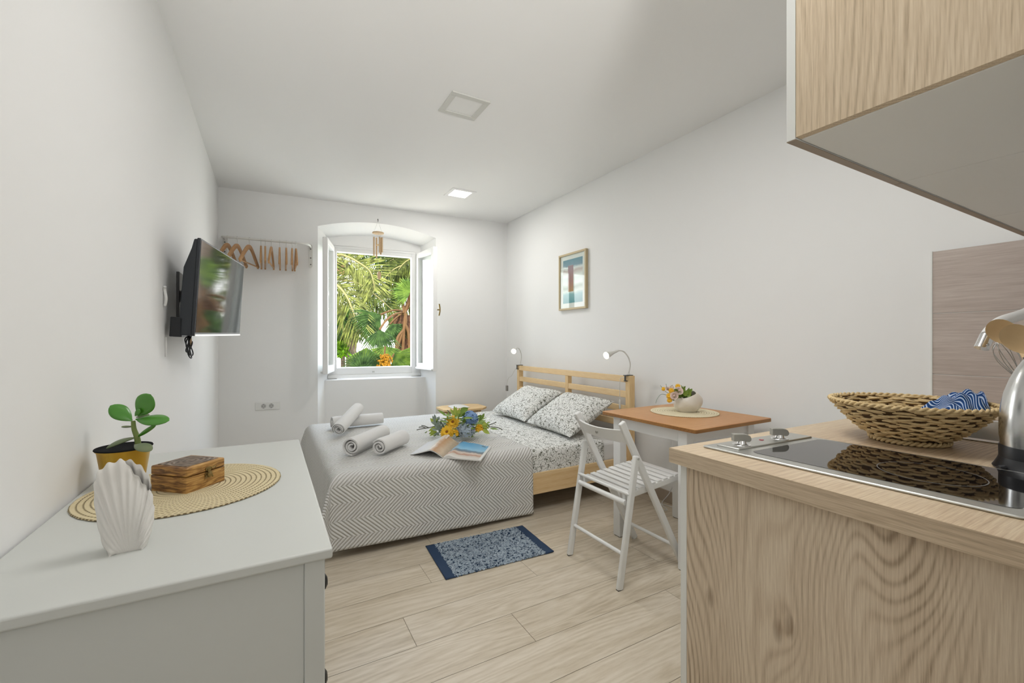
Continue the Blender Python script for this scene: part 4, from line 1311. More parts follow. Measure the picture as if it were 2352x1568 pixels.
bowl()
fw = VX * SY + VY * CY
random.seed(12); g = G()
for k in range(60):
    p = pv(random.uniform(1548, 1585), random.uniform(898, 922), fw + random.uniform(-.05, .05))
    d = V((random.uniform(-1, 1), random.uniform(-1, 1), random.uniform(.1, 1))).normalized()
    leaf(g, p, p + d * random.uniform(.025, .045), random.uniform(.007, .012), V((0, 0, 1)) - VD)
for (u, v, u2, v2, w) in ((1573, 905, 1583, 896, .013), (1576, 908, 1588, 905, .013), (1578, 912, 1589, 914, .014), (1572, 900, 1571, 886, .007), (1570, 898, 1565, 884, .006), (1575, 914, 1577, 920, .012), (1568, 896, 1575, 886, .006)):
    leaf(g, pv(u, v, fw - .04), pv(u2, v2, fw - .05), w, -VD + V((0, 0, .5)), .1, .05)
g.obj('foliage', M['bqleaf'], fl, smooth=180)
rose(pv(1559, 898, fw - .05), -VD + V((0, 0, .5)), .021, fl, M['blush'])
rose(pv(1549, 909, fw - .05), -VD - VR * .5 + V((0, 0, .3)), .020, fl, M['blush'])
for u, v, r in ((1524, 893, .014), (1557, 887, .018), (1542, 897, .019), (1537, 909, .020), (1538, 919, .018)):
    gerbera(pv(u, v, fw - .03), -VD - VR * .6 + V((0, 0, .4)), r, fl, M['yellow'], M['yellow'])
g = G()
for pts in (((1545, 905), (1530, 900), (1517, 885)), ((1545, 905), (1532, 890), (1530, 881)), ((1540, 910), (1520, 905), (1510, 915), (1506, 926)), ((1550, 905), (1540, 890), (1545, 884))):
    g.tube(spline([pv(u, v, fw) for u, v in pts], 5), .0016, 5)
g.obj('sprigs', M['sage'], fl, smooth=60)
g = G()
for k in range(26):
    p = pv(random.uniform(1528, 1548), random.uniform(884, 898), fw); leaf(g, p, p + V((random.uniform(-1, 1), random.uniform(-1, 1), random.uniform(-.2, 1))).normalized() * .018, .005, V((0, 0, 1)) - VD)
g.obj('pale_sprig', M['blush'], fl, smooth=180)

# ================================================================ FOLDING CHAIR
ch = thing('folding_chair', 'white wooden folding chair drawn up to the brown table', 'chair', (1.66, 1.74, 0))
YN, YF = 1.532, 1.94                             # outer faces, near and far
T0, T1 = V((1.475, 0, .782)), V((1.905, 0, .0))   # back post runs from the back rest down to the front foot
RL0, RL1 = V((1.550, 0, .618)), V((1.442, 0, .0))


def hbar(g, a, b, y, w, d):
    g.bar(V((a.x, y, a.z)), V((b.x, y, b.z)), d, w, up=(0, 1, 0)); return g


for y in (YN + .033, YF - .033):
    g = hbar(G(), T0, T1, y, .021, .036)
    o = g.obj('back_post', M['white'], ch, smooth=40, bevel=.006, bseg=3)
for y in (YN + .011, YF - .011):
    g = hbar(G(), RL0, RL1, y, .021, .036)
    o = g.obj('rear_leg', M['white'], ch, smooth=40, bevel=.008, bseg=3)
    G().box((RL1.x - .014, y - .008, 0), (RL1.x + .014, y + .008, .003)).obj('foot_pad', M['darkmetal'], o, smooth=0)
    sc_ = G(); m = frame((RL0.x + .004, y, RL0.z - .014), (1, 0, 0), (0, 0, 1), (0, 1 if y > 1.7 else -1, 0))
    sc_.lathe([(.006, .0105), (.006, .0135), (.0001, .014)], 10, m); sc_.obj('pivot', M['steel2'], o)
# curved back board
y0, y1 = YN + .03, YF - .03
mid = []


def bb(v, z_off, th):
    y = y0 + (y1 - y0) * v; bow = .030 * (1 - (2 * v - 1) ** 2)
    return y, bow


g = G(); NB = 24; vs = []; fs = []
for i in range(NB + 1):
    v = i / NB; y = y0 + (y1 - y0) * v; bow = .034 * (1 - (2 * v - 1) ** 2)
    for zz, off in ((.745, -.0), (.672, .0)):
        xp = T0.x + (T1.x - T0.x) * (T0.z - zz) / T0.z - .004
        dip = .008 * (1 - (2 * v - 1) ** 2) * (1 if zz > .7 else -.4)
        vs += [V((xp - bow - .008, y, zz - dip)), V((xp - bow + .008, y, zz - dip))]
for i in range(NB):
    b = i * 4; c = b + 4
    fs += [(b, c, c + 1, b + 1), (b + 1, c + 1, c + 3, b + 3), (b + 3, c + 3, c + 2, b + 2), (b + 2, c + 2, c, b)]
fs += [(0, 1, 3, 2), (NB * 4 + 2, NB * 4 + 3, NB * 4 + 1, NB * 4)]
g.add(vs, fs); bk = g.obj('back_rest', M['white'], ch, smooth=40, bevel=.004)
xm = T0.x + (T1.x - T0.x) * (T0.z - .712) / T0.z - .047
m = frame((xm, (y0 + y1) / 2, .708), (0, -1, 0), (0, 0, 1), (-1, 0, 0))
G().lathe([(.0095, -.001), (.0095, .0008), (.0065, .0012), (.0062, -.004), (.0001, -.004)], 18, m @ T(0, 0, .0)).obj('finger_hole', M['greyplastic'], bk)
# seat
SA, SB = V((1.505, 0, .418)), V((1.900, 0, .458))
sd_ = (SB - SA).normalized(); sn = V((-sd_.z, 0, sd_.x))
ins = .052
seat_r = []
for y in (YN + ins, YF - ins):
    g = G().bar(V((SA.x, y, SA.z)), V((SB.x, y, SB.z)), .034, .017, up=(0, 1, 0)) if False else G().bar(V((SA.x, y, SA.z - .004)), V((SB.x, y, SB.z - .004)), .018, .032)
    g.obj('seat_rail', M['white'], ch, smooth=0, bevel=.005)
NSL = 9
for k in range(NSL):
    c = SA + (SB - SA) * ((k + .55) / NSL) + sn * .014
    yy0, yy1 = YN + ins - .009, YF - ins + .009
    g = G().bar(V((c.x, yy0, c.z)), V((c.x, yy1, c.z)), .030 if k < NSL - 1 else .036, .010, up=sn)
    g.obj('seat_slat', M['white'], ch, smooth=0, bevel=.002)
rod = lambda x, z, ya, yb, r: G().tube([(x, ya, z), (x, yb, z)], r, 12)
rod(1.507, .437, YN + .008, YF - .008, .0085).obj('cross_rod', M['white'], ch, smooth=60)
rod(1.497, .395, YN + .028, YF - .028, .013).obj('pivot_rod', M['white'], ch, smooth=60)
rod(1.469, .160, YN + .008, YF - .008, .0095).obj('rear_rung', M['white'], ch, smooth=60)
rod(1.848, .106, YN + .03, YF - .03, .0095).obj('front_rung', M['white'], ch, smooth=60)

# loose lamp cord down the wall behind the table
o = G().tube(spline([(2.525, 2.40, .62), (2.53, 2.20, .50), (2.527, 2.14, .40), (2.52, 2.10, .28), (2.50, 2.16, .10), (2.46, 2.2, .012), (2.40, 2.10, .008), (2.36, 2.16, .006), (2.44, 2.24, .006), (2.50, 2.0, .006), (2.515, 1.7, .006), (2.515, 1.4, .006)], 7), .0028, 6).obj('power_cord', M['cord'], smooth=60)
tag(o, 'thin white cord trailing down the wall and floor under the brown table', 'cord')

# ================================================================ BATH MAT
bm_ = thing('bath_mat', 'small blue flecked chenille mat on the floor beside the bed', 'mat', (1.08, 2.2, 0))
c00, c10, c01, c11 = V((.758, 2.020, 0)), V((1.382, 1.995, 0)), V((.781, 2.408, 0)), V((1.404, 2.378, 0))


def rugp(u, v, h): return c00.lerp(c10, u).lerp(c01.lerp(c11, u), v) + V((0, 0, h))


o = G().grid(150, 90, lambda u, v: (rugp(.075 + .85 * u, v, .0085 + .0075 * nz(u * .62, v * .39, 3, 85) - .005 * (max(0, abs(u - .5) * 2 - .96) + max(0, abs(v - .5) * 2 - .96)) * 20), (u * .53, v * .39))).obj('pile', M['rug'], bm_, smooth=180)
o['kind'] = 'stuff'
for a, b in ((0, .085), (.915, 1)):
    G().grid(6, 24, lambda u, v: rugp(a + (b - a) * u, v, .004 + .002 * nz(u, v * 6, a) + (.012 * max(0, .25 - v) * u if a > .5 else 0))).obj('end_band', M['navy'], bm_, smooth=180, solid=.004)

# ================================================================ KITCHEN
ZB = .885
t = thing('base_cabinet', 'lower kitchen cabinet with an oak end panel under the hob', 'kitchen cabinet', (1.25, .48, 0))
G().box((.962, KY + .002, 0), (.980, .777, .8455)).obj('end_panel', M['oakpanel'], t, smooth=0)
G().box((.980, KY + .01, .10), (1.55, .775, .8455)).obj('carcass', M['whitemelamine'], t, smooth=0)
q = G().box((.9625, .778, .015), (1.548, .797, .843)).obj('door', M['whitemelamine'], t, smooth=0, bevel=.001)
G().tube(spline([(1.50, .797, .62), (1.50, .825, .63), (1.50, .825, .77), (1.50, .797, .78)], 5), .005, 8).obj('handle', M['steel'], q)
t = thing('base_cabinet', 'lower white kitchen cabinet under the sink against the right wall', 'kitchen cabinet', (2.04, .48, 0))
G().box((1.552, KY + .01, .10), (W - .014, .775, .72)).obj('carcass', M['whitemelamine'], t, smooth=0)
for x0, x1, hx in ((1.552, 2.04, 1.60), (2.044, W - .014, 2.48)):
    q = G().box((x0, .778, .015), (x1, .797, .843)).obj('door', M['whitemelamine'], t, smooth=0, bevel=.001)
    G().tube(spline([(hx, .797, .62), (hx, .825, .63), (hx, .825, .77), (hx, .797, .78)], 5), .005, 8).obj('handle', M['steel'], q)

t = thing('worktop', 'oak laminate kitchen worktop carrying the hob and basket', 'worktop', (1.74, .49, .846))
SX0, SX1, SY0, SY1 = 1.775, 2.26, .225, .60       # sink cut-out
g = G()
fy = lambda x: .815 - .0135 * (x - .941)
def slab(g, x0, x1, yn0, yn1, yf0, yf1):
    g.add([(x0, yn0, .846), (x1, yn1, .846), (x1, yf1, .846), (x0, yf0, .846), (x0, yn0, ZB), (x1, yn1, ZB), (x1, yf1, ZB), (x0, yf0, ZB)],
          [(0, 3, 2, 1), (4, 5, 6, 7), (0, 1, 5, 4), (1, 2, 6, 5), (2, 3, 7, 6), (3, 0, 4, 7)])
o_l = .931
g.add([(o_l, KY + .002, .846), (SX0, KY + .002, .846), (SX0, fy(SX0), .846), (.9415, .815, .846), (o_l, KY + .002, ZB), (SX0, KY + .002, ZB), (SX0, fy(SX0), ZB), (.9415, .815, ZB)],
      [(0, 3, 2, 1), (4, 5, 6, 7), (0, 1, 5, 4), (1, 2, 6, 5), (2, 3, 7, 6), (3, 0, 4, 7)])
slab(g, SX0, SX1, KY + .002, KY + .002, SY0, SY0); slab(g, SX0, SX1, SY1, SY1, fy(SX0), fy(SX1)); slab(g, SX1, W - .013, KY + .002, KY + .002, fy(SX1), fy(W))
M['oaktopx'] = oak('oak_worktop_top', 0, '9a8369', 'c4ac8e', 'dbc8aa', across=70, warp=.2, seed=2.5, rough=.38)
g.obj('top', M['oaktopx'], t, smooth=0)
g = G().add([(o_l - .0012, KY + .002, .8462), (o_l, KY + .002, .8462), (.9415, .8155, .8462), (.9403, .8162, .8462), (o_l - .0012, KY + .002, ZB - .0004), (o_l, KY + .002, ZB - .0004), (.9415, .8155, ZB - .0004), (.9403, .8162, ZB - .0004)],
            [(0, 3, 2, 1), (4, 5, 6, 7), (0, 1, 5, 4), (1, 2, 6, 5), (2, 3, 7, 6), (3, 0, 4, 7)])
g.obj('edge_band', M['oaktop'], t, smooth=0)

# sink
t = thing('sink', 'stainless steel inset sink behind the kettle and basket', 'sink', ((SX0 + SX1) / 2, .41, ZB))
g = G(); a, b, c, d = SX0, SX1, SY0, SY1
for q in ((a - .012, c - .012, b + .012, c + .02), (a - .012, d - .02, b + .012, d + .012), (a - .012, c + .02, a + .02, d - .02), (b - .02, c + .02, b + .012, d - .02)):
    g.box((q[0], q[1], ZB), (q[2], q[3], ZB + .004))
g.obj('rim', M['steel'], t, smooth=0, bevel=.0015)
g = G(); a, b, c, d, z = SX0 + .02, SX1 - .02, SY0 + .02, SY1 - .02, ZB - .14
F = lambda p: g.add(p, [(0, 1, 2, 3)])
F([(a, c, ZB + .002), (b, c, ZB + .002), (b - .02, c + .02, z), (a + .02, c + .02, z)]); F([(a, d, ZB + .002), (a + .02, d - .02, z), (b - .02, d - .02, z), (b, d, ZB + .002)])
F([(a, c, ZB + .002), (a + .02, c + .02, z), (a + .02, d - .02, z), (a, d, ZB + .002)]); F([(b, c, ZB + .002), (b, d, ZB + .002), (b - .02, d - .02, z), (b - .02, c + .02, z)])
F([(a + .02, c + .02, z), (b - .02, c + .02, z), (b - .02, d - .02, z), (a + .02, d - .02, z)])
g.obj('basin', M['steel'], t, smooth=0)

# hob
H0, H1, H2, H3 = V((1.018, .774, 0)), V((1.388, .757, 0)), V((1.408, .205, 0)), V((1.048, .205, 0))


def hp(u, v, z): p = H0.lerp(H1, u).lerp(H3.lerp(H2, u), v); return V((p.x, p.y, z))


t = thing('hob', 'black glass two zone hob with steel surround set in the worktop', 'hob', (1.21, .49, ZB))


def hslab(poly, z0, z1):
    g = G(); n = len(poly); vs = [hp(u, v, z0) for u, v in poly] + [hp(u, v, z1) for u, v in poly]
    return g.add(vs, [tuple(range(n)), tuple(range(2 * n - 1, n - 1, -1))] + [(i, n + i, n + (i + 1) % n, (i + 1) % n) for i in range(n)])


hslab(rrect(0, 0, 1, 1, .02, 4), ZB, ZB + .006).obj('steel_surround', M['steel2'], t, smooth=30, bevel=.003)
hslab(rrect(.105, .185, .955, .975, .045, 6), ZB + .005, ZB + .0068).obj('glass_top', M['hobglass'], t, smooth=30)
pl = hslab(rrect(.08, .035, .965, .145, .012, 4), ZB + .005, ZB + .010).obj('control_plate', M['steel2'], t, smooth=30, bevel=.002)
g = G()
for (cu, cv, R) in ((.50, .70, .085),):
    c = hp(cu, cv, ZB + .0071); g.tube([c + V((R * math.cos(a), R * math.sin(a), 0)) for a in [2 * PI * i / 64 for i in range(64)]], .0011, 4, closed=True, sq=.2)
g.obj('zone_ring', plain('zone_mark', (.16, .155, .145, 1), .4), t, smooth=60)
for px, py in ((1.098, .713), (1.262, .706)):
    m = frame((px, py, ZB + .010), VR, VD, (0, 0, 1))
    k = G().lathe([(.022, 0), (.0225, .0015), (.021, .003), (.012, .004), (.010, .012), (.0001, .012)], 28, m).obj('knob', M['chrome'], t, smooth=40)
    prof = [(-.024, .011), (.018, .009), (.0225, .013), (.023, .018), (.020, .0245), (.014, .028), (.006, .0295), (-.024, .030)]
    mk = m @ frame((0, .0075, 0), (1, 0, 0), (0, 0, 1), (0, -1, 0))
    G().prism(prof, (0, .015), mk).obj('knob_grip', M['greyplastic'], k, smooth=30, bevel=.0012)
G().lathe([(.0075, 0), (.007, .0012), (.0001, .0018)], 20, T(1.202, .722, ZB + .010) @ Matrix.Diagonal((1, .8, 1, 1))).obj('indicator_lamp', M['red'], t)

# woven basket
BXc, BYc, BR, FR_ = 1.597, .534, .180, .080
bk_ = thing('basket', 'oval woven seagrass basket on the oak worktop', 'basket', (BXc, BYc, ZB))


def bprof(q):                                      # q 0 at the foot, 1 at the rim
    return FR_ + .006 + (BR - FR_ - .006) * (q ** .82), .020 + .092 * q ** 1.12


g = G(); NS = 34; NR_ = 12
for k in range(NR_):
    q = (k + .3) / NR_; r, z = bprof(q)
    for s in (0, 1):
        pts = []
        for i in range(150):
            a = 2 * PI * i / 150
            wv = .0058 * math.sin(NS * a / 2 + PI * (k + s)) + .0015 * nz(math.cos(a) * 3, math.sin(a) * 3, k + s * 7, 1)
            zz = .0042 * nz(math.cos(a) * 2.2, math.sin(a) * 2.2, k * 3 + s, 1.6) + .0022 * math.sin(NS * a / 4 + k) * .5
            pts.append((BXc + (r + wv) * math.cos(a), BYc + (r + wv) * math.sin(a), ZB + z + zz + s * .0040))
        g.tube(pts, .0033, 6, closed=True)
g.obj('woven_side', M['wicker'], bk_, smooth=70)


def rope(name, r, z, rr, twist):
    g = G()
    for ph in (0, PI):
        g.tube([(BXc + (r + rr * .55 * math.cos(twist * a + ph)) * math.cos(a), BYc + (r + rr * .55 * math.cos(twist * a + ph)) * math.sin(a), z + rr * .55 * math.sin(twist * a + ph)) for a in [2 * PI * i / 260 for i in range(260)]], rr * .62, 6, closed=True)
    return g.obj(name, M['wicker'], bk_, smooth=70)


rope('rim', BR + .001, ZB + .113, .0062, 34); rope('foot_ring', FR_ + .004, ZB + .008, .0065, 20)
g = G(); g.lathe([(FR_, .003), (FR_ + .001, .018)] + [(bprof(i / 10)[0] + .0005, bprof(i / 10)[1]) for i in range(11)] + [(bprof(1 - i / 10)[0] - .0015, bprof(1 - i / 10)[1] + .0005) for i in range(11)] + [(FR_ - .02, .019), (.0001, .017)], 48, T(BXc, BYc, ZB))
g.obj('core', plain('basket_core', (.10, .055, .02, 1), .9), bk_, smooth=60)

# folded cloth in the basket
CXc, CYc = 1.692, .440
def clothp(u, v):
    a = u * 2 - 1; b = v * 2 - 1
    X = V((.10 * a, 0, 0)); Rr = math.sqrt(a * a + b * b)
    ax = (VR * .95 + VD * .1).normalized(); ay = V((-ax.y, ax.x, 0))
    h = .060 * max(0, 1 - abs(a) ** 3) ** .6 * max(0, 1 - abs(b) ** 2.4) ** .7
    h *= .86 + .22 * a
    h += (.010 * math.sin(9 * a + 5 * b + 3 * nz(a, b, 2, 1.5)) + .008 * nz(a * 3, b * 3, 4) + .006 * math.sin(17 * a - 6 * b)) * (1 - .5 * Rr)
    p = V((CXc, CYc, ZB + .085)) + ax * a * .094 + ay * b * .060 + V((0, 0, h))
    dx, dy = p.x - BXc, p.y - BYc; rr = math.hypot(dx, dy)
    if rr > BR - .016: k = (BR - .016) / rr; p.x = BXc + dx * k; p.y = BYc + dy * k
    return p, (a * .10 + .35 * b * .08 + .02 * math.sin(5 * b), b * .08)


o = G().grid(64, 48, clothp).obj('striped_cloth', M['bluecloth'], smooth=180, solid=.002)
tag(o, 'crumpled blue and white striped cloth lying in the woven basket', 'cloth')

# kettle
KX_, KY_ = 1.475, .262
t = thing('kettle', 'brushed steel electric kettle on a black base beside the hob', 'kettle', (KX_, KY_, ZB))
mk = T(KX_, KY_, ZB)
G().lathe([(.0001, 0), (.076, 0), (.0775, .004), (.074, .010), (.0695, .020), (.0675, .026), (.0001, .026)], 48, mk).obj('power_base', M['black'], t, smooth=40)
G().lathe([(.0001, .026), (.0672, .026), (.0676, .050), (.0668, .053), (.0001, .053)], 48, mk).obj('lower_band', M['black'], t, smooth=40)
bd = G().lathe([(.0001, .053), (.0655, .053), (.0668, .075), (.0668, .11), (.0645, .14), (.0595, .17), (.051, .20), (.041, .225), (.033, .240), (.030, .245), (.0001, .246)], 56, mk).obj('body', M['steel'], t, smooth=50)
G().lathe([(.030, .2455), (.031, .249), (.022, .256), (.0001, .259)], 40, mk).obj('lid', M['black'], t, smooth=50)
G().lathe([(.0001, .258), (.009, .259), (.010, .268), (.006, .273), (.0001, .274)], 20, mk).obj('lid_knob', M['black'], t, smooth=50)
cd = (V((-KX_, -KY_, 0))).normalized(); cs_ = V((-cd.y, cd.x, 0))      # toward the camera, and sideways
rt_ = V((-cd.y, cd.x, 0)); rt_ = rt_ if rt_.dot(VR) > 0 else -rt_
hd = (cd * .45 + rt_ * .9).normalized()
ctr = V((KX_, KY_, ZB))
hpth = spline([ctr + hd * .034 + V((0, 0, .246)), ctr + hd * .075 + V((0, 0, .262)), ctr + hd * .112 + V((0, 0, .235)), ctr + hd * .118 + V((0, 0, .17)), ctr + hd * .104 + V((0, 0, .10)), ctr + hd * .066 + V((0, 0, .072))], 7)
G().tube(hpth, .0115, 12).obj('handle', M['black'], t, smooth=60)
sp_ = -cd
ga = cd * .985 - rt_ * .17
gp = [ctr + ga * r_ + V((0, 0, z_)) for r_, z_ in ((.0664, .068), (.0672, .08), (.0672, .11), (.0655, .135), (.062, .158), (.0575, .175))]
G().tube(gp, .0085, 10, sq=.35).obj('water_gauge', M['black'], t, smooth=60)
G().tube([ctr + sp_ * .045 + V((0, 0, .205)), ctr + sp_ * .072 + V((0, 0, .222)), ctr + sp_ * .085 + V((0, 0, .236))], [.020, .014, .010], 14, sq=.8).obj('spout', M['steel'], t, smooth=60)
G().tube([ctr + V((-.062, .045, .008)), ctr + V((-.071, .052, .006))], .006, 8).obj('cord_exit', M['black'], t)

# utensil jar with two spoons and a whisk
JX, JY = 1.705, .275
g = G().lathe([(.0001, ZB), (.043, ZB), (.045, ZB + .01), (.045, ZB + .13), (.042, ZB + .13), (.042, ZB + .012), (.0001, ZB + .01)], 32, T(JX, JY, 0))
o = g.obj('utensil_jar', M['ceramic'], smooth=40); tag(o, 'white utensil jar standing behind the kettle', 'jar')
jt = V((JX, JY, ZB + .12)); jb = V((JX, JY, ZB + .02))


def spoon(ctrpx, f, wdt, hgt, ang, jo, label):
    c = pv(*ctrpx, f); a = math.radians(ang)
    lx_ = VR * math.cos(a) + V((0, 0, 1)) * math.sin(a); ly_ = VR * -math.sin(a) + V((0, 0, 1)) * math.cos(a)
    n = (-VD * 1.0 + V((0, 0, .25)) - VR * .35).normalized()
    lx_ = (lx_ - n * lx_.dot(n)).normalized(); ly_ = n.cross(lx_)
    t = thing('wooden_spoon', label, 'spoon', jb + V(jo), 'wooden spoons in the jar behind the kettle')
    g = G()
    for sg, dp in ((1, -.55), (-1, -1.0)):
        g.grid(28, 8, lambda u, v: c + lx_ * math.cos(2 * PI * u) * wdt * v * (1 + .10 * math.cos(2 * PI * u)) + ly_ * math.sin(2 * PI * u) * hgt * v + n * (.016 * (v * v - 1) * (1 if sg > 0 else 1.25) + (.0 if sg > 0 else -.004 * (1 - v ** 4))), wrapu=True)
    g.obj('spoon_head', M['spoon'], t, smooth=60)
    st_ = c + lx_ * wdt * .95 - n * .008; en = jb + V(jo)
    md = st_.lerp(jt + V(jo) * .8, .5) + V((0, 0, .004))
    G().tube(spline([c + lx_ * wdt * .72 - n * .011, st_, md, jt + V(jo) * .8, en], 6), [.009, .008] + [.0068] * 23, 10).obj('spoon_handle', M['spoon'], t, smooth=60)


spoon((2302, 761), 1.20, .040, .034, -40, (-.020, .016, 0), 'wooden spoon with its round head furthest left behind the kettle')
spoon((2338, 776), 1.13, .042, .036, -52, (-.012, -.020, 0), 'wooden spoon overlapping in front of the other one above the kettle')
t = thing('whisk', 'wire whisk poking out behind the kettle below the wooden spoons', 'whisk', jb + V((.02, .02, 0)))
w0 = pv(2347, 872, 1.24); w1 = pv(2294, 786, 1.22); ax = (w1 - w0); ln = ax.length; ax.normalize()
b1 = ax.cross(VD).normalized(); b2 = ax.cross(b1)
g = G()
for k in range(4):
    e = PI * k / 4 + .3; d = b1 * math.cos(e) + b2 * math.sin(e); R = .024
    pts = [w0 + ax * ln * s - d * R * wv for s, wv in ((0, .15), (.3, .62), (.6, .98), (.82, .9), (.95, .5), (1, 0))] + [w0 + ax * ln * s + d * R * wv for s, wv in ((.95, .5), (.82, .9), (.6, .98), (.3, .62), (0, .15))]
    g.tube(spline(pts, 5), .0011, 6)
g.obj('wire_loops', M['steel'], t, smooth=60)
G().tube(spline([w0, w0.lerp(jt + V((.016, .012, 0)), .6), jt + V((.016, .012, 0)), jb + V((.018, .015, 0))], 6), .0065, 10).obj('whisk_handle', M['steel'], t, smooth=60)

# tap
t = thing('tap', 'white swan neck tap with a chrome tip over the sink', 'tap', (2.0, .19, ZB))
ft = 1.27; tip = pv(2254, 800, ft); e1 = pv(2268, 770, ft)
pth = spline([V((2.02, .195, ZB)), V((2.02, .195, ZB + .16)), V((2.00, .205, ZB + .30)), pv(2440, 690, 1.33), pv(2352, 721, 1.30), pv(2300, 738, 1.285), pv(2278, 757, 1.275), e1], 8)
G().tube(pth, .0155, 16).obj('spout', M['tapwhite'], t, smooth=60)
G().tube([e1, tip], [.0165, .0165], 18).obj('tip', M['chrome'], t, smooth=40)
G().lathe([(.0001, ZB), (.028, ZB), (.028, ZB + .02), (.022, ZB + .05), (.0001, ZB + .05)], 24, T(2.02, .195, 0)).obj('tap_base', M['chrome'], t, smooth=40)
G().bar((2.02, .195, ZB + .045), (2.10, .20, ZB + .075), .014, .010).obj('lever', M['chrome'], t, smooth=0, bevel=.003)

# wall cabinets
ZU, ZUT = 1.57, 2.30
def wall_cab(x0, x1, first, label):
    t = thing('wall_cabinet', label, 'wall cabinet', ((x0 + x1) / 2, .33, ZU), 'wall cabinets over the worktop')
    a = x0 + (.018 if first else .001)
    if first:
        G().box((x0, KY + .002, ZU + .002), (x0 + .018, .4755, ZUT)).obj('end_panel', M['oakupper'], t, smooth=0)
    G().box((a, KY + .002, ZU), (x1 - .001, .4745, ZUT)).obj('carcass', M['cabgrey'], t, smooth=0, bevel=.001)
    q = G().box((x0, .4765, ZU - .001), (x1 - .0015, .4935, ZUT)).obj('door', M['whitemelamine'], t, smooth=0, bevel=.001)
    G().box((x0 + .0005, .4767, ZU - .0022), (x1 - .002, .4933, ZU - .001)).obj('bottom_shade_strip', M['edge'], q, smooth=0)


M['edge'] = plain('door_bottom_shade', (.36, .29, .22, 1), .5)  # shadow tone under the white doors, put into the colour of a thin strip
wall_cab(.906, 1.388, True, 'wall cabinet with the oak end panel, the one nearest the camera')
wall_cab(1.388, 2.03, False, 'middle wall cabinet seen from below between its two neighbours')
wall_cab(2.03, W - .004, False, 'last wall cabinet seen from below, touching the right wall over the tiles')

# ================================================================ OUTSIDE
struct(G().box((-40, 5.6, -3.3), (45, 60, -3.2)).obj('ground', M['ground'], smooth=0))
EYE = V((0, 0, CAM_H))


def pinnate(path, n, Lm, mat, par_, seed=0, droop=.25, wid=.016, ang=52, r0=.028, spread=.25):
    random.seed(seed); sp = spline(path, 10); m = len(sp); n = int(n * 1.35); wid *= .62
    G().tube(sp, [r0 * (1 - .8 * i / m) for i in range(m)], 6).obj('rachis', M['rachis'], par_, smooth=60)
    g = G()
    for i in range(n):
        t_ = .06 + .94 * i / n; x = t_ * (m - 1); k = min(int(x), m - 2); p = sp[k].lerp(sp[k + 1], x - k)
        tg = (sp[k + 1] - sp[k]).normalized(); vw = (EYE - p).normalized()
        sd = tg.cross(vw).normalized()
        L2 = Lm * max(.25, math.sin(PI * (.14 + .80 * t_)) ** .7)
        for s_ in (-1, 1):
            a = math.radians(ang - 18 * t_ + random.uniform(-9, 9))
            d = (tg * math.cos(a) + sd * s_ * math.sin(a) + vw * random.uniform(-spread, spread)).normalized()
            ln = L2 * random.uniform(.82, 1.08); w = wid * random.uniform(.8, 1.15)
            nn = d.cross(vw).normalized(); dr = V((0, 0, -1)) * ln * droop * random.uniform(.5, 1.3)
            q0, q1, q2 = p, p + d * ln * .5 + dr * .22, p + d * ln + dr
            g.add([q0 - nn * w * .4, q0 + nn * w * .4, q1 + nn * w, q2, q1 - nn * w], [(0, 1, 2, 3, 4)])
    return g.obj('frond', mat, par_, smooth=0)


def fan(hub, R, dir_, span, mat, par_, n=26, seed=0, stem=None, droop=.2, solid_=.55):
    random.seed(seed); hub = V(hub); vw = (EYE - hub).normalized(); z_ = V((0, 0, 1)); rt = vw.cross(z_) * -1; rt.normalize(); up = rt.cross(vw) * -1
    up = (z_ - vw * z_.dot(vw)).normalized()
    g = G()
    for i in range(n):
        a = math.radians(dir_ - span / 2 + span * (i + .5) / n); da = math.radians(span / n)
        d = rt * math.cos(a) + up * math.sin(a); sd = rt * -math.sin(a) + up * math.cos(a)
        L2 = R * random.uniform(.86, 1.06) * (1 - .18 * abs(2 * (i + .5) / n - 1) ** 2)
        w = L2 * solid_ * math.tan(da / 2) * 1.05; bend = vw * R * .10
        dr = V((0, 0, -1)) * L2 * droop; zf = vw * (.012 * (i % 2))
        p1 = hub + d * L2 * solid_ + bend + dr * .15; p2 = hub + d * L2 + dr
        ridge = hub + d * L2 * solid_ + bend * 1.25 + dr * .15 + vw * w * .6
        g.add([hub, p1 - sd * w + zf, ridge, p2, p1 + sd * w + zf], [(0, 1, 2), (0, 2, 4), (1, 3, 2), (2, 3, 4)])
    o = g.obj('fan_leaf', mat, par_, smooth=0)
    if stem: G().tube(spline(stem, 6), .018, 6).obj('petiole', M['petiole'], par_, smooth=60)
    return o


def trunk(p, q, r, mat, par_, seed=0, rag=.25):
    p, q = V(p), V(q); n = 46; g = G(); ax = (q - p)

    def fn(u, v):
        a = 2 * PI * u; k = 1 + rag * nz(math.cos(a) * 1.6, math.sin(a) * 1.6, seed + v * 22) + .10 * ((v * 26) % 1)
        return p + ax * v + V((r * k * math.cos(a), r * k * math.sin(a), 0))
    g.grid(20, n, fn, wrapu=True); return g.obj('trunk', mat, par_, smooth=30)


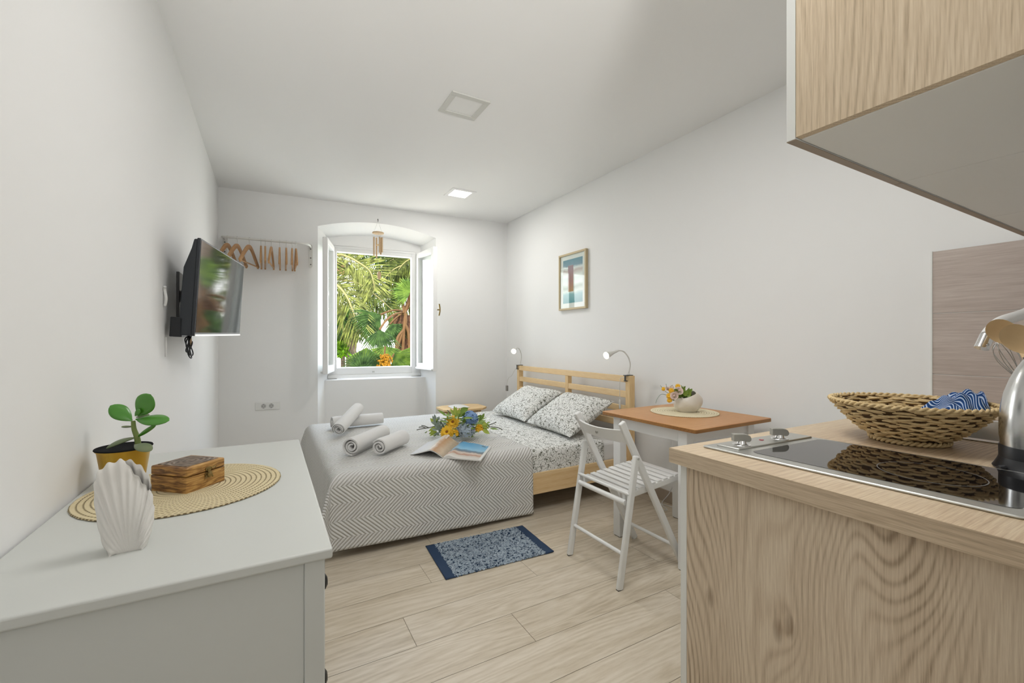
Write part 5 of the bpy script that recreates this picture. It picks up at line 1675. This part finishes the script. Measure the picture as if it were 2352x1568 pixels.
Y1 = 9.0
A = lambda L_, y: [at(u, v, y + dy) for u, v, dy in L_]
p1 = thing('date_palm', 'palm with long pale drooping fronds entering from the left of the window view', 'palm tree', at(738, 845, 9.3) * V((1, 1, 0)) if False else V((at(738, 845, 9.3).x, 9.3, -3.2)), 'palms outside the window')
trunk((at(738, 845, 9.3).x, 9.3, -3.2), at(738, 635, 9.3), .22, M['bark'], p1, 2)
pinnate(A([(738, 612, 0), (774, 586, -.3), (800, 590, -.5), (826, 604, -.7), (849, 622, -.9), (858, 648, -1.0), (861, 668, -1.0)], Y1), 46, .62, M['frondpale'], p1, 1, .12, .017, 58)
pinnate(A([(738, 632, 0), (774, 654, -.4), (796, 680, -.7), (809, 710, -.9), (819, 742, -1.0), (826, 766, -1.0)], Y1), 48, .62, M['frondpale'], p1, 2, .18, .017, 46)
pinnate(A([(740, 628, .3), (775, 640, .2), (816, 648, .1), (838, 660, 0), (868, 682, -.1), (903, 713, -.2), (924, 727, -.2)], Y1), 54, .58, M['frondolive'], p1, 3, .22, .017, 50)
pinnate(A([(738, 610, .5), (770, 597, .5), (800, 600, .5), (828, 620, .5), (838, 650, .5)], Y1), 40, .55, M['frondolive'], p1, 4, .2, .016, 52)
pinnate(A([(738, 640, .4), (762, 668, .4), (778, 700, .4), (786, 735, .4), (788, 762, .4)], Y1), 40, .5, M['frondgreen'], p1, 5, .2, .016, 48)
pinnate(A([(738, 604, .8), (760, 575, .8), (790, 566, .8), (822, 572, .8), (850, 588, .8)], Y1), 40, .6, M['frondgreen'], p1, 6, .2, .016, 52)
pinnate(A([(738, 640, .9), (790, 660, .9), (830, 690, .9), (850, 722, .9)], Y1), 36, .5, M['frondgreen'], p1, 7, .25, .016, 52)

p2 = thing('date_palm', 'darker feathery palm filling the upper right of the window view', 'palm tree', V((at(985, 845, 11).x, 11, -3.2)), 'palms outside the window')
trunk((at(985, 845, 11).x, 11, -3.2), at(985, 612, 11), .24, M['bark'], p2, 9)
Y2 = 11.0
for i, (pts, mt2) in enumerate((([(985, 592, 0), (950, 585, -.3), (915, 590, -.6), (885, 606, -.8)], 'frondgreen'), ([(985, 600, 0), (945, 603, -.4), (905, 618, -.8), (876, 648, -1)], 'frondolive'),
                                ([(985, 610, 0), (945, 630, -.4), (908, 655, -.6), (884, 694, -.8)], 'frondgreen'), ([(985, 585, .3), (950, 572, .3), (910, 575, .2), (870, 594, .1)], 'frondgreen'),
                                ([(985, 605, .2), (955, 650, 0), (925, 700, 0), (912, 740, 0)], 'frondolive'), ([(985, 588, .5), (935, 582, .5), (885, 588, .5), (848, 606, .5), (826, 630, .5)], 'frondgreen'),
                                ([(985, 596, -.2), (960, 590, -.4), (930, 602, -.6), (905, 634, -.8)], 'frondolive'), ([(985, 620, .4), (940, 650, .4), (895, 672, .4), (860, 700, .4), (840, 735, .4)], 'frondgreen'),
                                ([(985, 600, .8), (930, 620, .8), (880, 640, .8), (836, 668, .8), (815, 700, .8)], 'frondgreen'))):
    pinnate(A(pts, Y2), 46, .72, M[mt2], p2, 20 + i, .3, .020, 50)

p3 = thing('fan_palm', 'fan palm with a shaggy brown trunk at the right edge of the window view', 'palm tree', V((at(934, 845, 8).x, 8, -3.2)), 'palms outside the window')
xb = at(934, 845, 8).x
trunk((xb, 8, -3.2), at(930, 724, 8), .17, M['fibre'], p3, 4, .5)
cr = at(932, 716, 7.9)
fan(at(872, 757, 7.5), .54, -86, 125, M['fangreen'], p3, 24, 1, [cr, at(905, 722, 7.7), at(885, 738, 7.55), at(872, 757, 7.5)], .22, .5)
fan(at(874, 722, 7.9), .62, -142, 110, M['fangreen'], p3, 24, 2, [cr, at(905, 712, 7.9), at(874, 722, 7.9)], .15, .6)
fan(at(943, 672, 7.7), .36, 165, 150, M['fanlight'], p3, 20, 3, [cr, at(940, 700, 7.8), at(943, 672, 7.7)], .05, .7)
fan(at(896, 744, 7.9), .42, -60, 130, M['fangreen'], p3, 22, 4, [cr, at(912, 728, 7.9), at(896, 744, 7.9)], .2, .55)
fan(at(940, 740, 7.9), .45, -40, 130, M['fangreen'], p3, 20, 5, None, .2, .55)
g = G()
for pts in (((930, 716), (932, 740), (924, 765), (912, 800), (910, 820)), ((932, 720), (928, 755), (926, 790), (924, 815)), ((930, 716), (938, 690), (944, 670)), ((928, 718), (926, 700), (918, 690)), ((925, 760), (914, 775), (910, 800)), ((931, 745), (938, 765), (940, 800))):
    g.tube(spline([at(u, v, 7.78) for u, v in pts], 6), .028, 6)
g.obj('old_petioles', M['petiole'], p3, smooth=60)

p4 = thing('fan_palm', 'low fan palm with an orange fruit cluster at the bottom of the window view', 'palm tree', V((at(866, 880, 7.2).x, 7.2, -3.2)), 'palms outside the window')
trunk((at(866, 880, 7.2).x, 7.2, -3.2), at(866, 872, 7.2), .15, M['fibre'], p4, 7, .4)
cr = at(866, 866, 7.15)
fan(at(841, 798, 6.9), .50, -92, 120, M['fanlight'], p4, 26, 11, None, .08, .65)
fan(at(906, 812, 6.85), .52, -42, 130, M['fanlight'], p4, 26, 12, None, .08, .6)
fan(at(862, 808, 7.0), .46, -100, 105, M['fanlight'], p4, 22, 13, None, .18, .5)
fan(at(832, 850, 6.8), .42, 80, 170, M['fangreen'], p4, 24, 14, None, .12, .45)
fan(at(885, 795, 7.25), .42, -90, 160, M['fanlight'], p4, 24, 15, None, .1, .6)
g = G()
for pts in (((866, 866), (852, 830), (841, 798)), ((866, 866), (890, 835), (906, 812)), ((866, 866), (864, 840), (862, 808)), ((866, 866), (848, 860), (832, 850)), ((866, 866), (880, 830), (885, 795))):
    g.tube(spline([at(u, v, 7.1) for u, v in pts], 6), .014, 6)
g.obj('petiole', M['petiole'], p4, smooth=60)
random.seed(31); g = G()
for k in range(240):
    a = random.random(); c = at(884 + random.gauss(0, 4.5 + 5 * a), 814 + 34 * a, 6.75 + random.uniform(-.08, .08)); g.ball(c, random.uniform(.010, .02), 6, 4)
g.obj('fruit_cluster', M['orange'], p4, smooth=60)

p5 = thing('palm_trunk', 'thin grey brown palm stem left of centre in the window view', 'palm tree', V((at(812, 845, 9.9).x, 9.9, -3.2)), 'palms outside the window')
trunk((at(813, 845, 9.9).x, 9.9, -3.2), at(806, 725, 9.9), .10, M['bark'], p5, 12, .3)
for i, pts in enumerate(([(806, 725, 0), (798, 735, -.1), (792, 752, -.2), (790, 778, -.2)], [(806, 725, 0), (815, 735, -.1), (822, 755, -.2), (824, 780, -.2)], [(806, 726, 0), (790, 722, 0), (778, 735, 0), (774, 755, 0)])):
    pinnate(A(pts, 9.9), 26, .32, M['frondolive'], p5, 60 + i, .3, .012, 40, .012)

random.seed(41); g = G()
for k in range(900):
    u, v = 787 + random.gauss(0, 7.5), random.uniform(712, 812); p = at(u, v, 10.2 + random.uniform(-.5, .5))
    d = V((random.uniform(-1, 1), random.uniform(-1, .2), random.uniform(-1, .5))).normalized()
    leaf(g, p, p + d * random.uniform(.09, .17), random.uniform(.018, .03), EYE - p)
xs = at(787, 800, 10.2).x
o = thing('shrub', 'bright green leafy shrub at the lower left of the window view', 'shrub', (xs, 10.2, -3.2))
g.obj('leaves', M['shrubgreen'], o, smooth=0)
G().tube(spline([(xs, 10.2, -3.2), (xs + .05, 10.2, -1), (xs, 10.2, 1.0), (xs + .02, 10.2, 1.7)], 5), .05, 8).obj('stem', M['bark'], o)

b = thing('building', 'white house with a balcony railing behind the palms', 'building', (4.0, 24, -3.2))
xl, xr = at(700, 700, 22).x, at(1010, 700, 22).x
zr = at(800, 632, 22).z
G().box((xl, 22, -3.2), (xr, 27, zr)).obj('wall', M['facade'], b, smooth=0)
g = G(); xrm = at(832, 632, 22).x
g.add([(xl - .3, 21.5, zr), (xrm, 21.5, zr), (xrm, 27.3, zr), (xl - .3, 27.3, zr), (xl + .4, 24.4, zr + 1.0), (xrm - .6, 24.4, zr + 1.0)], [(0, 1, 5, 4), (1, 2, 5), (2, 3, 4, 5), (3, 0, 4), (0, 3, 2, 1)])
g.obj('roof', M['roof'], b, smooth=0)
for (u0, v0, u1, v1) in ((858, 640, 872, 668), (842, 690, 852, 716), (815, 690, 826, 716), (900, 690, 912, 716), (846, 745, 856, 775), (905, 760, 917, 790), (782, 760, 794, 790)):
    q0, q1 = at(u0, v1, 22), at(u1, v0, 22)
    f = G().box((q0.x, 21.93, q0.z), (q1.x, 22.0, q1.z)).obj('window', M['frame_white'], b, smooth=0)
    G().box((q0.x + .04, 21.92, q0.z + .04), (q1.x - .04, 21.94, q1.z - .04)).obj('pane', M['shade'], f, smooth=0)
q0, q1 = at(826, 736, 20.6), at(925, 717, 20.6)
G().box((q0.x, 20.6, q0.z - .15), (q1.x, 22, q0.z)).obj('balcony_slab', M['facade'], b, smooth=0)
g = G().box((q0.x, 20.6, q1.z - .05), (q1.x, 20.66, q1.z))
n = 30
for k in range(n + 1):
    x = q0.x + (q1.x - q0.x) * k / n; g.box((x - .012, 20.62, q0.z), (x + .012, 20.645, q1.z))
g.obj('railing', M['iron'], b, smooth=0)

# ================================================================ LIGHT, SKY, CAMERA
def light(name, typ, loc, energy, col=(1, 1, 1), rot=None, **kw):
    d = bpy.data.lights.new(name, typ); d.energy = energy; d.color = col
    for k, v in kw.items(): setattr(d, k, v)
    o = bpy.data.objects.new(name, d); COL.objects.link(o); o.location = loc
    if rot: o.rotation_euler = rot
    return o


light('window_side_panel_light', 'AREA', (1.627, 3.95, ZC - .012), 5, (1, .98, .95), size=.17)
light('added_overhead_fill', 'AREA', (.95, 1.15, ZC - .012), 8.5, (1, .99, .985), size=.7)  # added overhead fill above the frame; no ceiling panel is built here
light('added_entry_fill', 'AREA', (.1, -1.35, 1.9), 3.5, (1, .985, .96), rot=(math.radians(80), 0, math.radians(-20)), size=.9)  # added soft fill behind the camera, not a fixture of the entry
sp0 = light('added_ceiling_spot', 'SPOT', (-.1, -1.2, 1.3), 140, (1, .985, .96), spot_size=math.radians(50), spot_blend=.9, shadow_soft_size=.25)  # added spot behind the camera, aimed up to brighten the ceiling
sp0.rotation_euler = V((.30, 1.42, .78)).to_track_quat('-Z', 'Y').to_euler()
po = light('window_portal', 'AREA', tuple(BW(1.46, .40, 1.52)), 1, shape='RECTANGLE', size=.83, size_y=1.30)
po.rotation_euler = BN.to_track_quat('-Z', 'Z').to_euler(); po.data.cycles.is_portal = True
s = light('sun', 'SUN', (0, 0, 20), 9, (1, .95, .86), angle=math.radians(.6))
s.rotation_euler = V((.42, .55, -.72)).to_track_quat('-Z', 'Y').to_euler()
w_ = bpy.data.worlds.new('sky'); sc.world = w_; w_.use_nodes = True
nt = w_.node_tree; bg = nt.nodes['Background']
tc = nt.nodes.new('ShaderNodeTexCoord'); sxz = nt.nodes.new('ShaderNodeSeparateXYZ'); nt.links.new(tc.outputs['Generated'], sxz.inputs[0])
cr_ = nt.nodes.new('ShaderNodeValToRGB'); nt.links.new(sxz.outputs[2], cr_.inputs[0])
cr_.color_ramp.elements[0].position = 0; cr_.color_ramp.elements[0].color = (1, .99, .97, 1)
cr_.color_ramp.elements[1].position = .7; cr_.color_ramp.elements[1].color = (.62, .78, 1, 1)
nt.links.new(cr_.outputs[0], bg.inputs[0]); bg.inputs[1].default_value = 4.5

cd_ = bpy.data.cameras.new('camera'); cam = bpy.data.objects.new('camera', cd_); COL.objects.link(cam)
cam.location = (0, 0, CAM_H); cam.rotation_euler = (PI / 2, 0, -YAW)
cd_.sensor_width = 36; cd_.lens = 36 * 1000 / 2352; cd_.clip_start = .02; cd_.clip_end = 300
sc.camera = cam
sc.view_settings.view_transform = 'Standard'; sc.view_settings.look = 'None'; sc.view_settings.gamma = 1
sc.view_settings.use_curve_mapping = False
sc.view_settings.exposure = 0.93
